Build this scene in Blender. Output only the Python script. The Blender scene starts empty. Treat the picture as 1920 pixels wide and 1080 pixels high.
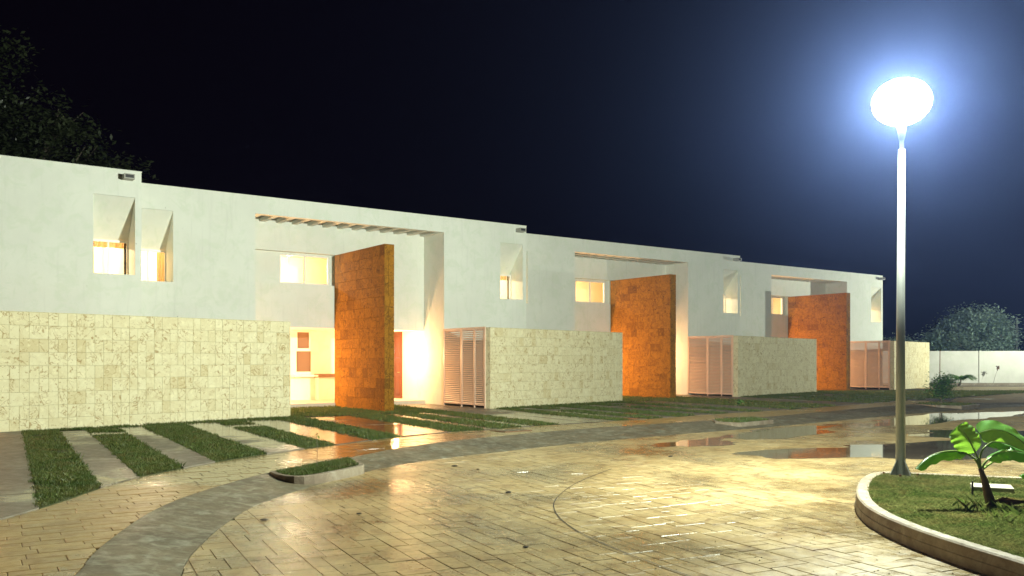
import bpy, math, random
import numpy as np
from mathutils import Vector, Matrix

rnd = random.Random(7)
nrs = np.random.RandomState(11)
scene = bpy.context.scene
COL = scene.collection

# ------------------------------------------------------------------ camera
EYE = 1.65
cam_d = bpy.data.cameras.new('camera')
cam = bpy.data.objects.new('camera', cam_d)
COL.objects.link(cam)
cam.location = (0, 0, EYE)
cam.rotation_euler = (math.pi / 2, 0, 0)
cam_d.sensor_width = 36
cam_d.lens = 1640 / 1920 * 36
cam_d.shift_y = 137 / 1920
cam_d.clip_end = 600
scene.camera = cam

# ------------------------------------------------------------------ night sky
world = bpy.data.worlds.new('World')
scene.world = world
world.use_nodes = True
bg = world.node_tree.nodes['Background']
bg.inputs['Color'].default_value = (0.50, 0.25, 0.75, 1)
bg.inputs['Strength'].default_value = 0.0028

scene.view_settings.view_transform = 'Standard'
scene.view_settings.look = 'None'
scene.view_settings.exposure = 0
scene.view_settings.gamma = 1
scene.view_settings.use_curve_mapping = False
scene.cycles.use_denoising = True
scene.cycles.max_bounces = 6
scene.cycles.diffuse_bounces = 4
scene.cycles.transparent_max_bounces = 12
scene.cycles.volume_bounces = 0
scene.cycles.sample_clamp_indirect = 6
scene.cycles.sample_clamp_direct = 0

LAMP_POWER = 27500.0
LAMP_COL = (0.91, 1.0, 0.83)
WARM = (1.0, 0.53, 0.215)
SCONCE_POWER = 380.0
PORCH_POWER = 1500.0
ROOM_POWER = 380.0
HAZE_DENSITY = 0.00068

# ------------------------------------------------------------------ helpers
def tag(o, label=None, cat=None, group=None, kind=None):
    if label: o['label'] = label
    if cat: o['category'] = cat
    if group: o['group'] = group
    if kind: o['kind'] = kind
    return o

def empty(name, loc=(0, 0, 0), rz=0, parent=None):
    o = bpy.data.objects.new(name, None)
    o.empty_display_size = 0.2
    o.location = loc
    o.rotation_euler = (0, 0, rz)
    COL.objects.link(o)
    if parent: o.parent = parent
    return o

class MB:
    def __init__(s): s.v = []; s.f = []
    def quad(s, a, b, c, d):
        n = len(s.v); s.v += [a, b, c, d]; s.f.append((n, n + 1, n + 2, n + 3)); return s
    def poly(s, pts):
        n = len(s.v); s.v += list(pts); s.f.append(tuple(range(n, n + len(pts)))); return s
    def box(s, x0, x1, y0, y1, z0, z1):
        n = len(s.v)
        s.v += [(x0, y0, z0), (x1, y0, z0), (x1, y1, z0), (x0, y1, z0), (x0, y0, z1), (x1, y0, z1), (x1, y1, z1), (x0, y1, z1)]
        s.f += [tuple(n + i for i in f) for f in ((3, 2, 1, 0), (4, 5, 6, 7), (0, 1, 5, 4), (1, 2, 6, 5), (2, 3, 7, 6), (3, 0, 4, 7))]
        return s
    def bbox(s, x0, x1, y0, y1, z0, z1, b=0.004):
        """box with chamfered front (low y) and all edges in x/z"""
        n = len(s.v)
        s.v += [(x0 + b, y0, z0 + b), (x1 - b, y0, z0 + b), (x1 - b, y0, z1 - b), (x0 + b, y0, z1 - b),
                (x0, y0 + b, z0), (x1, y0 + b, z0), (x1, y0 + b, z1), (x0, y0 + b, z1),
                (x0, y1, z0), (x1, y1, z0), (x1, y1, z1), (x0, y1, z1)]
        F = [(0, 1, 2, 3)]
        for r in (0, 4):
            for i in range(4):
                j = (i + 1) % 4
                F.append((r + i, r + 4 + i, r + 4 + j, r + j))
        F.append((11, 10, 9, 8))
        s.f += [tuple(n + i for i in f) for f in F]
        return s
    def prism(s, poly, zt, zb, b=0.0, bottom=False):
        """vertical prism from a counter clockwise xy polygon, top edge chamfered by b"""
        n = len(s.v); k = len(poly)
        cx = sum(p[0] for p in poly) / k; cy = sum(p[1] for p in poly) / k
        if b > 0:
            for p in poly:
                dx, dy = cx - p[0], cy - p[1]; L = math.hypot(dx, dy) or 1
                t = min(1.4 * b / L, .5)
                s.v.append((p[0] + dx * t, p[1] + dy * t, zt))
            for p in poly: s.v.append((p[0], p[1], zt - b))
            for p in poly: s.v.append((p[0], p[1], zb))
            rings = 2
        else:
            for p in poly: s.v.append((p[0], p[1], zt))
            for p in poly: s.v.append((p[0], p[1], zb))
            rings = 1
        s.f.append(tuple(range(n, n + k)))
        for r in range(rings):
            for i in range(k):
                j = (i + 1) % k
                s.f.append((n + r * k + i, n + (r + 1) * k + i, n + (r + 1) * k + j, n + r * k + j))
        if bottom: s.f.append(tuple(n + rings * k + i for i in reversed(range(k))))
        return s
    def tube(s, pts, radii, seg=8, cap=True):
        n0 = len(s.v); pts = [Vector(p) for p in pts]
        prev = None
        for i, p in enumerate(pts):
            d = (pts[min(i + 1, len(pts) - 1)] - pts[max(i - 1, 0)]).normalized()
            ref = Vector((1, 0, 0)) if abs(d.x) < .8 else Vector((0, 1, 0))
            a = d.cross(ref).normalized() if prev is None else (prev - d * prev.dot(d)).normalized()
            prev = a; b = d.cross(a)
            for j in range(seg):
                t = 2 * math.pi * j / seg
                s.v.append(tuple(p + (a * math.cos(t) + b * math.sin(t)) * radii[i]))
        for i in range(len(pts) - 1):
            for j in range(seg):
                k = (j + 1) % seg
                s.f.append((n0 + i * seg + j, n0 + i * seg + k, n0 + (i + 1) * seg + k, n0 + (i + 1) * seg + j))
        if cap:
            s.f.append(tuple(n0 + j for j in reversed(range(seg))))
            s.f.append(tuple(n0 + (len(pts) - 1) * seg + j for j in range(seg)))
        return s
    def lathe(s, prof, seg=20, cx=0, cy=0):
        n0 = len(s.v)
        for r, z in prof:
            for j in range(seg):
                t = 2 * math.pi * j / seg
                s.v.append((cx + r * math.cos(t), cy + r * math.sin(t), z))
        for i in range(len(prof) - 1):
            for j in range(seg):
                k = (j + 1) % seg
                s.f.append((n0 + i * seg + j, n0 + i * seg + k, n0 + (i + 1) * seg + k, n0 + (i + 1) * seg + j))
        return s
    def slab(s, x0, x1, z0, z1, holes, y0, y1):
        """wall in the xz plane with rectangular holes, thickness y0..y1, real reveals"""
        xs = sorted({x0, x1} | {h[0] for h in holes} | {h[1] for h in holes})
        zs = sorted({z0, z1} | {h[2] for h in holes} | {h[3] for h in holes})
        def solid(i, k):
            if i < 0 or k < 0 or i >= len(xs) - 1 or k >= len(zs) - 1: return False
            cx, cz = (xs[i] + xs[i + 1]) / 2, (zs[k] + zs[k + 1]) / 2
            if not (x0 < cx < x1 and z0 < cz < z1): return False
            return not any(h[0] < cx < h[1] and h[2] < cz < h[3] for h in holes)
        for i in range(len(xs) - 1):
            for k in range(len(zs) - 1):
                if not solid(i, k): continue
                a, b, c, d = xs[i], xs[i + 1], zs[k], zs[k + 1]
                s.quad((a, y0, c), (b, y0, c), (b, y0, d), (a, y0, d))
                s.quad((b, y1, c), (a, y1, c), (a, y1, d), (b, y1, d))
                if not solid(i - 1, k): s.quad((a, y1, c), (a, y0, c), (a, y0, d), (a, y1, d))
                if not solid(i + 1, k): s.quad((b, y0, c), (b, y1, c), (b, y1, d), (b, y0, d))
                if not solid(i, k - 1): s.quad((a, y1, c), (b, y1, c), (b, y0, c), (a, y0, c))
                if not solid(i, k + 1): s.quad((a, y0, d), (b, y0, d), (b, y1, d), (a, y1, d))
        return s
    def mesh(s, name, m, smooth=False):
        me = bpy.data.meshes.new(name)
        me.from_pydata([tuple(v) for v in s.v], [], s.f)
        if m: me.materials.append(m)
        if smooth: me.polygons.foreach_set('use_smooth', [True] * len(me.polygons))
        me.update()
        return me
    def build(s, name, m, parent=None, smooth=False):
        o = bpy.data.objects.new(name, s.mesh(name, m, smooth))
        COL.objects.link(o)
        if parent: o.parent = parent
        return o

def link_mesh(name, me, parent=None, loc=(0, 0, 0), rot=(0, 0, 0)):
    o = bpy.data.objects.new(name, me)
    o.location = loc; o.rotation_euler = rot
    COL.objects.link(o)
    if parent: o.parent = parent
    return o

def copy_tree(o, parent=None):
    c = o.copy(); COL.objects.link(c); c.parent = parent
    for ch in list(KIDS.get(o.name, ())): copy_tree(ch, c)
    return c
KIDS = {}
def index_kids():
    KIDS.clear()
    for o in bpy.data.objects:
        if o.parent: KIDS.setdefault(o.parent.name, []).append(o)

# ------------------------------------------------------------------ materials
def new_mat(name):
    m = bpy.data.materials.new(name); m.use_nodes = True
    nt = m.node_tree
    return m, nt, nt.nodes['Principled BSDF']

def N(nt, t, **kw):
    n = nt.nodes.new(t)
    for k, v in kw.items():
        if k in n.inputs: n.inputs[k].default_value = v
        else: setattr(n, k, v)
    return n

def ramp(nt, fac, stops):
    r = nt.nodes.new('ShaderNodeValToRGB')
    el = r.color_ramp.elements
    while len(el) < len(stops): el.new(0.5)
    for e, (p, c) in zip(el, stops):
        e.position = p; e.color = (c[0], c[1], c[2], 1) if not isinstance(c, (int, float)) else (c, c, c, 1)
    nt.links.new(fac, r.inputs[0])
    return r.outputs[0]

def mix(nt, a, b, fac, mode='MIX'):
    n = nt.nodes.new('ShaderNodeMix'); n.data_type = 'RGBA'; n.blend_type = mode
    for sock, val in ((n.inputs[6], a), (n.inputs[7], b), (n.inputs[0], fac)):
        if isinstance(val, bpy.types.NodeSocket): nt.links.new(val, sock)
        elif isinstance(val, (int, float)): sock.default_value = val
        else: sock.default_value = (val[0], val[1], val[2], 1)
    return n.outputs[2]

def coords(nt, kind='Object', scale=(1, 1, 1), rand_offset=False):
    tc = nt.nodes.new('ShaderNodeTexCoord')
    out = tc.outputs[kind]
    if kind == 'World':
        pass
    if rand_offset:
        oi = nt.nodes.new('ShaderNodeObjectInfo')
        mul = N(nt, 'ShaderNodeVectorMath', operation='SCALE'); mul.inputs['Scale'].default_value = 57.0
        comb = nt.nodes.new('ShaderNodeCombineXYZ')
        for i in range(3): nt.links.new(oi.outputs['Random'], comb.inputs[i])
        nt.links.new(comb.outputs[0], mul.inputs[0])
        add = N(nt, 'ShaderNodeVectorMath', operation='ADD')
        nt.links.new(out, add.inputs[0]); nt.links.new(mul.outputs[0], add.inputs[1])
        out = add.outputs[0]
    mp = nt.nodes.new('ShaderNodeMapping'); mp.inputs['Scale'].default_value = scale
    nt.links.new(out, mp.inputs[0])
    return mp.outputs[0]

def wpos(nt, scale=(1, 1, 1)):
    g = nt.nodes.new('ShaderNodeNewGeometry')
    mp = nt.nodes.new('ShaderNodeMapping'); mp.inputs['Scale'].default_value = scale
    nt.links.new(g.outputs['Position'], mp.inputs[0])
    return mp.outputs[0]

def noise(nt, vec, scale, detail=4, rough=.55, dist=0.0):
    n = N(nt, 'ShaderNodeTexNoise'); n.inputs['Scale'].default_value = scale
    n.inputs['Detail'].default_value = detail; n.inputs['Roughness'].default_value = rough
    n.inputs['Distortion'].default_value = dist
    nt.links.new(vec, n.inputs['Vector'])
    return n.outputs['Fac']

def bump(nt, bs, h, strength, dist=0.01):
    b = N(nt, 'ShaderNodeBump'); b.inputs['Strength'].default_value = strength; b.inputs['Distance'].default_value = dist
    nt.links.new(h, b.inputs['Height']); nt.links.new(b.outputs[0], bs.inputs['Normal'])

def mat_plain(name, col, rough=.6, metal=0, var=.12, nscale=6, bstr=.2, bdist=.004):
    m, nt, bs = new_mat(name)
    v = wpos(nt)
    f = noise(nt, v, nscale, 5)
    c = mix(nt, [x * (1 - var) for x in col], [min(1, x * (1 + var)) for x in col], f)
    nt.links.new(c, bs.inputs['Base Color'])
    bs.inputs['Roughness'].default_value = rough; bs.inputs['Metallic'].default_value = metal
    if bstr: bump(nt, bs, noise(nt, v, nscale * 12, 3), bstr, bdist)
    return m

def mat_plaster(name, col, var=.05):
    m, nt, bs = new_mat(name)
    v = wpos(nt)
    big = noise(nt, v, .7, 4, .6)
    c = mix(nt, [x * (1 - var) for x in col], col, ramp(nt, big, [(.35, 0), (.65, 1)]))
    streak = noise(nt, wpos(nt, (3, 3, .25)), 2.2, 4, .6)
    c = mix(nt, c, [x * .72 for x in col], ramp(nt, streak, [(.56, 0), (.80, .42)]))
    patch = noise(nt, v, 2.3, 5, .7, .6)
    c = mix(nt, c, [col[0] * .86, col[1] * .90, col[2] * .84], ramp(nt, patch, [(.50, 0), (.62, .6)]))
    specks = noise(nt, v, 9, 2, .5)
    c = mix(nt, c, (.05, .045, .04), ramp(nt, specks, [(.795, 0), (.81, .8)]))
    nt.links.new(c, bs.inputs['Base Color'])
    bs.inputs['Roughness'].default_value = .85
    h = mix(nt, noise(nt, v, 60, 4), noise(nt, v, 3, 3), .4)
    bump(nt, bs, h, .35, .006)
    return m

def mat_stone(name, light, dark, vein, rough=.55, veinamt=.7, bstr=.3, mott=.7):
    """limestone tile: each object its own tone, fossils and veins"""
    m, nt, bs = new_mat(name)
    oi = nt.nodes.new('ShaderNodeObjectInfo')
    v = coords(nt, 'Object', rand_offset=True)
    tone = mix(nt, light, dark, ramp(nt, oi.outputs['Random'], [(0, 0), (.6, .12), (.88, .35), (.97, .9)]))
    cl = noise(nt, v, 5, 5, .6, .6)
    c = mix(nt, tone, dark, ramp(nt, cl, [(.44, 0), (.70, min(.85, .4 + mott))]))
    fine = noise(nt, v, 24, 4, .75, .4)
    c = mix(nt, c, dark, ramp(nt, fine, [(.45, 0), (.70, mott)]))
    c = mix(nt, c, [min(.9, x * 1.12) for x in light], ramp(nt, noise(nt, v, 8, 3, .6), [(.55, 0), (.70, .6)]))
    w = noise(nt, v, 2.4, 4, .55, 2.0)
    band = ramp(nt, w, [(.475, 0), (.50, 1), (.525, 0)])
    gate = ramp(nt, noise(nt, v, 2.6, 2), [(.43, 0), (.56, veinamt)])
    c = mix(nt, c, vein, mix(nt, (0, 0, 0), band, gate))
    blot = noise(nt, v, 11, 3, .5, 1.5)
    c = mix(nt, c, vein, ramp(nt, blot, [(.62, 0), (.70, .8 * veinamt)]))
    nt.links.new(c, bs.inputs['Base Color'])
    bs.inputs['Roughness'].default_value = rough
    bs.inputs['Specular IOR Level'].default_value = .22
    h = mix(nt, noise(nt, v, 30, 4), blot, .5)
    bump(nt, bs, h, bstr, .004)
    return m

def wet_ground(name, cols, wet_col_mul=.55, scale=.35, wet_lo=.45, wet_hi=.60, rough_dry=.42, rough_wet=.09, grain=40, bstr=.35, tone=True, centre=None, dirt=(.10, .08, .06)):
    """stamped concrete: blotchy stone colours, damp glossy patches"""
    m, nt, bs = new_mat(name)
    v = wpos(nt)
    f1 = noise(nt, v, 1.1, 5, .6, .4)
    c = mix(nt, cols[0], cols[1], ramp(nt, f1, [(.35, 0), (.65, 1)]))
    f2 = noise(nt, wpos(nt, (1, 1, 1)), 4.5, 5, .65, .8)
    c = mix(nt, c, cols[2], ramp(nt, f2, [(.48, 0), (.70, .8)]))
    if tone:
        oi = nt.nodes.new('ShaderNodeObjectInfo')
        c = mix(nt, c, [x * .62 for x in cols[1]], ramp(nt, oi.outputs['Random'], [(.45, 0), (1, .45)]))
    fd = noise(nt, v, 14, 4, .7)
    c = mix(nt, c, dirt, ramp(nt, fd, [(.56, 0), (.74, .55)]))
    pud = noise(nt, v, scale, 4, .6, .5)
    if centre:      # hosed-down area: damp within this radius of the porch
        gm = nt.nodes.new('ShaderNodeNewGeometry'); dv = N(nt, 'ShaderNodeVectorMath', operation='DISTANCE')
        nt.links.new(gm.outputs['Position'], dv.inputs[0]); dv.inputs[1].default_value = (centre[0], centre[1], 0)
        mr = nt.nodes.new('ShaderNodeMapRange'); mr.inputs['From Min'].default_value = centre[2] * .6; mr.inputs['From Max'].default_value = centre[2] * 1.4
        mr.inputs['To Min'].default_value = .13; mr.inputs['To Max'].default_value = -.12
        nt.links.new(dv.outputs['Value'], mr.inputs['Value'])
        sm = N(nt, 'ShaderNodeMath', operation='ADD'); nt.links.new(pud, sm.inputs[0]); nt.links.new(mr.outputs[0], sm.inputs[1]); pud = sm.outputs[0]
    wet = ramp(nt, pud, [(wet_lo, 0), (wet_hi, 1)])
    cw = mix(nt, (0, 0, 0), c, wet_col_mul)
    c = mix(nt, c, cw, wet)
    nt.links.new(c, bs.inputs['Base Color'])
    fr = noise(nt, v, 7, 4, .7)
    rd = ramp(nt, fr, [(.35, rough_dry * .75), (.7, rough_dry * 1.2)])
    rw = ramp(nt, fr, [(.35, rough_wet * .6), (.7, rough_wet * 1.9)])
    rr = mix(nt, rd, rw, wet)
    nt.links.new(rr, bs.inputs['Roughness'])
    bs.inputs['IOR'].default_value = 1.5
    h = mix(nt, noise(nt, v, grain, 4, .6), noise(nt, v, 6, 4, .6, .5), .55)
    h2 = mix(nt, h, (.5, .5, .5), mix(nt, (0, 0, 0), wet, .45))
    bump(nt, bs, h2, bstr, .012)
    return m

def mat_leaf(name, c1, c2, rough=.45, trans=.3, nscale=.9, dry=None):
    m, nt, bs = new_mat(name)
    v = wpos(nt)
    f = noise(nt, v, nscale, 3)
    f2 = noise(nt, v, nscale * 22, 2)
    c = mix(nt, c1, c2, ramp(nt, f, [(.35, 0), (.65, 1)]))
    c = mix(nt, c, [x * 1.7 for x in c2], ramp(nt, f2, [(.5, 0), (.75, .6)]))
    if dry: c = mix(nt, c, dry, ramp(nt, noise(nt, v, 2.9, 4, .7, .5), [(.50, 0), (.68, .75)]))
    nt.links.new(c, bs.inputs['Base Color'])
    bs.inputs['Roughness'].default_value = rough
    tr = nt.nodes.new('ShaderNodeBsdfTranslucent'); nt.links.new(c, tr.inputs['Color'])
    ms = nt.nodes.new('ShaderNodeMixShader'); ms.inputs[0].default_value = trans
    nt.links.new(bs.outputs[0], ms.inputs[1]); nt.links.new(tr.outputs[0], ms.inputs[2])
    nt.links.new(ms.outputs[0], nt.nodes['Material Output'].inputs['Surface'])
    return m

def mat_glass(name, frost=0.0, tint=(1, 1, 1)):
    m, nt, bs = new_mat(name)
    nt.nodes.remove(bs)
    tr = nt.nodes.new('ShaderNodeBsdfTransparent'); tr.inputs['Color'].default_value = (*tint, 1)
    gl = nt.nodes.new('ShaderNodeBsdfGlossy'); gl.inputs['Roughness'].default_value = .03
    fr = nt.nodes.new('ShaderNodeLayerWeight')
    pw = N(nt, 'ShaderNodeMath', operation='POWER'); pw.inputs[1].default_value = 4.0
    nt.links.new(fr.outputs['Facing'], pw.inputs[0])
    ad = N(nt, 'ShaderNodeMath', operation='MULTIPLY_ADD'); ad.inputs[1].default_value = .9; ad.inputs[2].default_value = .04
    nt.links.new(pw.outputs[0], ad.inputs[0])
    ms = nt.nodes.new('ShaderNodeMixShader')
    nt.links.new(ad.outputs[0], ms.inputs[0]); nt.links.new(tr.outputs[0], ms.inputs[1]); nt.links.new(gl.outputs[0], ms.inputs[2])
    out = ms.outputs[0]
    if frost:
        tl = nt.nodes.new('ShaderNodeBsdfTranslucent'); tl.inputs['Color'].default_value = (.95, .97, 1, 1)
        m2 = nt.nodes.new('ShaderNodeMixShader'); m2.inputs[0].default_value = frost
        nt.links.new(out, m2.inputs[1]); nt.links.new(tl.outputs[0], m2.inputs[2]); out = m2.outputs[0]
    nt.links.new(out, nt.nodes['Material Output'].inputs['Surface'])
    return m

M = {}
M['plaster'] = mat_plaster('white_plaster', (.81, .82, .74), .07)
M['room'] = mat_plain('room_paint', (.80, .70, .50), .8, var=.04)
M['stone'] = mat_stone('cream_limestone', (.76, .69, .46), (.62, .52, .30), (.33, .20, .07), rough=.8, veinamt=.9, mott=.22)
M['ochre'] = mat_stone('ochre_limestone', (.37, .160, .016), (.18, .074, .009), (.06, .024, .005), veinamt=.95, rough=.85)
M['mortar'] = mat_plain('stone_joint', (.46, .38, .21), .9)
M['ochre_joint'] = mat_plain('ochre_joint', (.24, .09, .016), .9)
M['gate'] = mat_plain('cream_painted_metal', (.74, .54, .42), .42, var=.05, bstr=.05)
M['frame'] = mat_plain('white_window_frame', (.82, .80, .74), .4, var=.03, bstr=0)
M['glass'] = mat_glass('window_glass')
M['globe'] = mat_glass('frosted_globe', .35)
M['door'] = mat_plain('orange_brown_wood', (.16, .040, .010), .45, var=.25, nscale=3)
M['steel'] = mat_plain('galvanised_steel', (.23, .24, .22), .5, metal=.25, var=.2, nscale=5, bstr=.1)
M['rust'] = mat_plain('rusty_bolt', (.20, .10, .05), .7, metal=.3, var=.3)
M['brass'] = mat_plain('brass_handle', (.8, .6, .3), .25, metal=1, bstr=0)
M['dark'] = mat_plain('dark_plastic', (.03, .03, .03), .6)
M['tan'] = mat_plain('tan_blind', (.21, .115, .06), .6, var=.06)
M['curtain'] = mat_leaf('ochre_curtain', (.42, .27, .13), (.50, .34, .17), .9, .3)
M['spout'] = mat_plain('grey_spout', (.35, .34, .30), .5, var=.2)
M['porch'] = mat_plain('porch_screed', (.62, .56, .46), .5, var=.1)

M['paver'] = wet_ground('street_stone', [(.34, .24, .105), (.48, .37, .19), (.16, .085, .032)], .52, scale=.34, wet_lo=.46, wet_hi=.60, rough_dry=.40, rough_wet=.20, bstr=.55)
M['joint'] = wet_ground('street_joint', [(.13, .09, .045), (.17, .12, .06), (.09, .065, .035)], .6, scale=.34, rough_dry=.5, rough_wet=.08, tone=False, bstr=.3)
M['sidestone'] = wet_ground('sidewalk_stone', [(.30, .20, .075), (.37, .26, .11), (.22, .12, .045)], .6, scale=.5, wet_lo=.46, wet_hi=.60, rough_dry=.42, rough_wet=.10, bstr=.5, centre=(-2.0, 18.0, 7.0))
M['concrete'] = wet_ground('driveway_concrete', [(.15, .13, .10), (.21, .185, .14), (.11, .08, .055)], .6, scale=.3, wet_lo=.42, wet_hi=.56, rough_dry=.6, rough_wet=.07, bstr=.3, tone=False, centre=(-2.6, 22.5, 6.5))
M['kerb'] = wet_ground('kerb_concrete', [(.105, .088, .056), (.165, .135, .082), (.31, .31, .24)], .7, scale=.7, wet_lo=.5, wet_hi=.68, rough_dry=.6, rough_wet=.34, bstr=.35, tone=False)
M['island'] = wet_ground('island_concrete', [(.25, .205, .145), (.17, .125, .085), (.34, .30, .23)], .7, scale=.9, wet_lo=.6, wet_hi=.8, rough_dry=.75, rough_wet=.4, bstr=.6, tone=False)
M['water'] = wet_ground('puddle_water', [(.075, .06, .042), (.10, .085, .06), (.06, .045, .03)], 1, scale=.3, rough_dry=.035, rough_wet=.035, bstr=.03, tone=False)
M['soil'] = mat_plain('dark_soil', (.045, .038, .022), .95, var=.4, nscale=4, bstr=.6, bdist=.02)
M['lawn'] = mat_plain('mown_grass_mat', (.06, .07, .02), .95, var=.5, nscale=3, bstr=.8, bdist=.03)
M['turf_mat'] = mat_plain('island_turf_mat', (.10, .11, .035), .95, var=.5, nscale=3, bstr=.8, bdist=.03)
M['grass'] = mat_leaf('grass_blade', (.060, .105, .018), (.115, .145, .034), .5, .42, 1.6, dry=(.17, .135, .045))
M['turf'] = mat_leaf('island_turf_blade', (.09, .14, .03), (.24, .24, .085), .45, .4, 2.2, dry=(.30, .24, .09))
M['leafdark'] = mat_leaf('dark_leaf', (.03, .045, .022), (.07, .085, .04), .4, .2, .5)
M['leafblue'] = mat_leaf('pale_leaf', (.16, .24, .18), (.26, .34, .28), .5, .2, .4)
M['shrub'] = mat_leaf('shrub_leaf', (.06, .14, .03), (.12, .22, .06), .35, .25, 4)
M['bark'] = mat_plain('bark', (.16, .13, .10), .9, var=.3, nscale=5, bstr=.8, bdist=.02)
M['banana_green'] = None
M['stemgreen'] = mat_plain('banana_stalk', (.20, .28, .06), .4, var=.3, nscale=20)
M['trunkb'] = mat_plain('banana_trunk', (.16, .09, .05), .7, var=.5, nscale=14, bstr=.8, bdist=.01)
M['stonewhite'] = mat_plain('pale_slab', (.34, .31, .25), .7, var=.2, nscale=9)
M['debris'] = mat_plain('dark_debris', (.04, .03, .02), .8)
M['backwall'] = mat_plaster('boundary_render', (.60, .58, .52), .18)

def banana_mat():
    m, nt, bs = new_mat('banana_leaf')
    v = coords(nt, 'UV')
    w = N(nt, 'ShaderNodeTexWave', wave_type='BANDS', bands_direction='X'); w.inputs['Scale'].default_value = 30
    w.inputs['Distortion'].default_value = .6
    nt.links.new(v, w.inputs['Vector'])
    f = noise(nt, wpos(nt), 6, 3)
    c = mix(nt, (.05, .16, .04), (.10, .26, .05), f)
    c = mix(nt, c, (.16, .32, .06), mix(nt, (0, 0, 0), w.outputs['Color'], .25))
    nt.links.new(c, bs.inputs['Base Color']); bs.inputs['Roughness'].default_value = .28
    tr = nt.nodes.new('ShaderNodeBsdfTranslucent')
    tc = mix(nt, c, (.30, .55, .03), .6); nt.links.new(tc, tr.inputs['Color'])
    ms = nt.nodes.new('ShaderNodeMixShader'); ms.inputs[0].default_value = .45
    nt.links.new(bs.outputs[0], ms.inputs[1]); nt.links.new(tr.outputs[0], ms.inputs[2])
    nt.links.new(ms.outputs[0], nt.nodes['Material Output'].inputs['Surface'])
    bump(nt, bs, w.outputs['Color'], .3, .004)
    return m
M['banana_green'] = banana_mat()

# ------------------------------------------------------------------ layout frame
TH = .621
U = Vector((math.cos(TH), math.sin(TH))); V = Vector((-math.sin(TH), math.cos(TH)))
C2 = Vector((-2.525, 32.499)); PITCH_U, PITCH_V = 14.774, 1.632
def CH(h):
    return C2 + (h - 2) * (PITCH_U * U + PITCH_V * V) + (0.75 * U if h == 4 else Vector((0, 0)))
def frame(h, X, Y):
    d = Vector((X, Y)) - CH(h)
    return d.dot(U), d.dot(V)
UR, UL = 3.80, -10.97            # facade ends
ROOF = 6.995
PW, PZ = 7.126, 6.436            # portal
WALLZ = 2.81
TW = .206                        # garden wall turned from the facade

# strip frame: D runs from the houses to the street, Q across
D = Vector((.5, -.8660)); Q = Vector((.8660, .5))
def qa(x, y): return x * Q.x + y * Q.y, x * D.x + y * D.y
def xy(q, a): return (q * Q.x + a * D.x, q * Q.y + a * D.y)

INNER = [(-5.6, 3.0), (-5.45, 7.0), (-5.28, 9.77), (-5.34, 11.34), (-5.29, 12.42), (-5.04, 13.43), (-4.84, 14.26), (-4.34, 15.49), (-3.89, 16.4), (-3.46, 17.19), (-2.91, 18.21), (-2.39, 19.1), (-1.79, 19.85), (-1.3, 20.45), (-.70, 21.0), (.23, 21.85), (1.24, 22.75), (2.63, 23.9), (3.5, 24.65), (4.13, 25.15), (4.97, 25.9), (5.89, 26.8), (7.05, 27.8), (8.01, 28.6), (9.66, 30.0), (11.88, 32.0), (14.38, 34.5), (16.88, 36.9), (19.8, 39.2), (25.4, 44.4)]
OUTER = [(-2.9, 3.0), (-3.05, 5.0), (-3.35, 6.71), (-3.6, 7.55), (-3.86, 8.91), (-3.96, 9.77), (-3.97, 10.62), (-3.85, 11.59), (-3.68, 12.59), (-3.45, 13.3), (-3.1, 14.2), (-2.66, 15.21), (-2.11, 16.6), (-1.24, 18.05), (-.01, 19.5), (1.1, 20.7), (2.3, 21.8), (3.33, 22.6), (4.54, 23.5), (7.25, 25.6), (9.31, 27.6), (11.77, 30.1), (14.49, 32.7), (16.77, 34.69)]
KERB = [(-1.9, 3.0), (-2.3, 5.5), (-2.7, 7.12), (-2.86, 7.69), (-2.99, 8.5), (-3.08, 9.3), (-3.12, 10.3), (-3.02, 11.2), (-2.77, 12.32), (-2.35, 13.7), (-1.85, 14.82), (-1.08, 15.94), (-.1, 17.0), (.6, 17.8), (1.75, 18.95), (3.2, 20.2), (4.3, 21.15), (5.48, 22.1), (7.7, 23.98), (9.86, 25.95), (12.23, 28.1), (15.3, 30.75), (17.3, 32.3), (20.4, 34.2)]

def smooth(poly, n=3):
    out = []
    P = [Vector(p) for p in poly]
    for i in range(len(P) - 1):
        p0 = P[max(i - 1, 0)]; p1 = P[i]; p2 = P[i + 1]; p3 = P[min(i + 2, len(P) - 1)]
        for k in range(n):
            t = k / n
            out.append(tuple(.5 * ((2 * p1) + (p2 - p0) * t + (2 * p0 - 5 * p1 + 4 * p2 - p3) * t * t + (-p0 + 3 * p1 - 3 * p2 + p3) * t ** 3)))
    out.append(tuple(P[-1]))
    return out
INNER, OUTER, KERB = smooth(INNER), smooth(OUTER), smooth(KERB)

def inside(poly, pts):
    """vectorised point in polygon"""
    x, y = pts[:, 0], pts[:, 1]
    c = np.zeros(len(pts), bool); n = len(poly)
    for i in range(n):
        x1, y1 = poly[i]; x2, y2 = poly[(i + 1) % n]
        if y1 == y2: continue
        m = ((y1 > y) != (y2 > y)) & (x < (x2 - x1) * (y - y1) / (y2 - y1) + x1)
        c ^= m
    return c

def clip_half(poly, p, n):
    """keep the side where (x-p).n >= 0"""
    out = []
    k = len(poly)
    for i in range(k):
        a, b = poly[i], poly[(i + 1) % k]
        da = (a[0] - p[0]) * n[0] + (a[1] - p[1]) * n[1]
        db = (b[0] - p[0]) * n[0] + (b[1] - p[1]) * n[1]
        if da >= 0: out.append(a)
        if (da >= 0) != (db >= 0):
            t = da / (da - db); out.append((a[0] + (b[0] - a[0]) * t, a[1] + (b[1] - a[1]) * t))
    return out

def area(poly):
    return .5 * sum(poly[i][0] * poly[(i + 1) % len(poly)][1] - poly[(i + 1) % len(poly)][0] * poly[i][1] for i in range(len(poly)))

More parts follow.
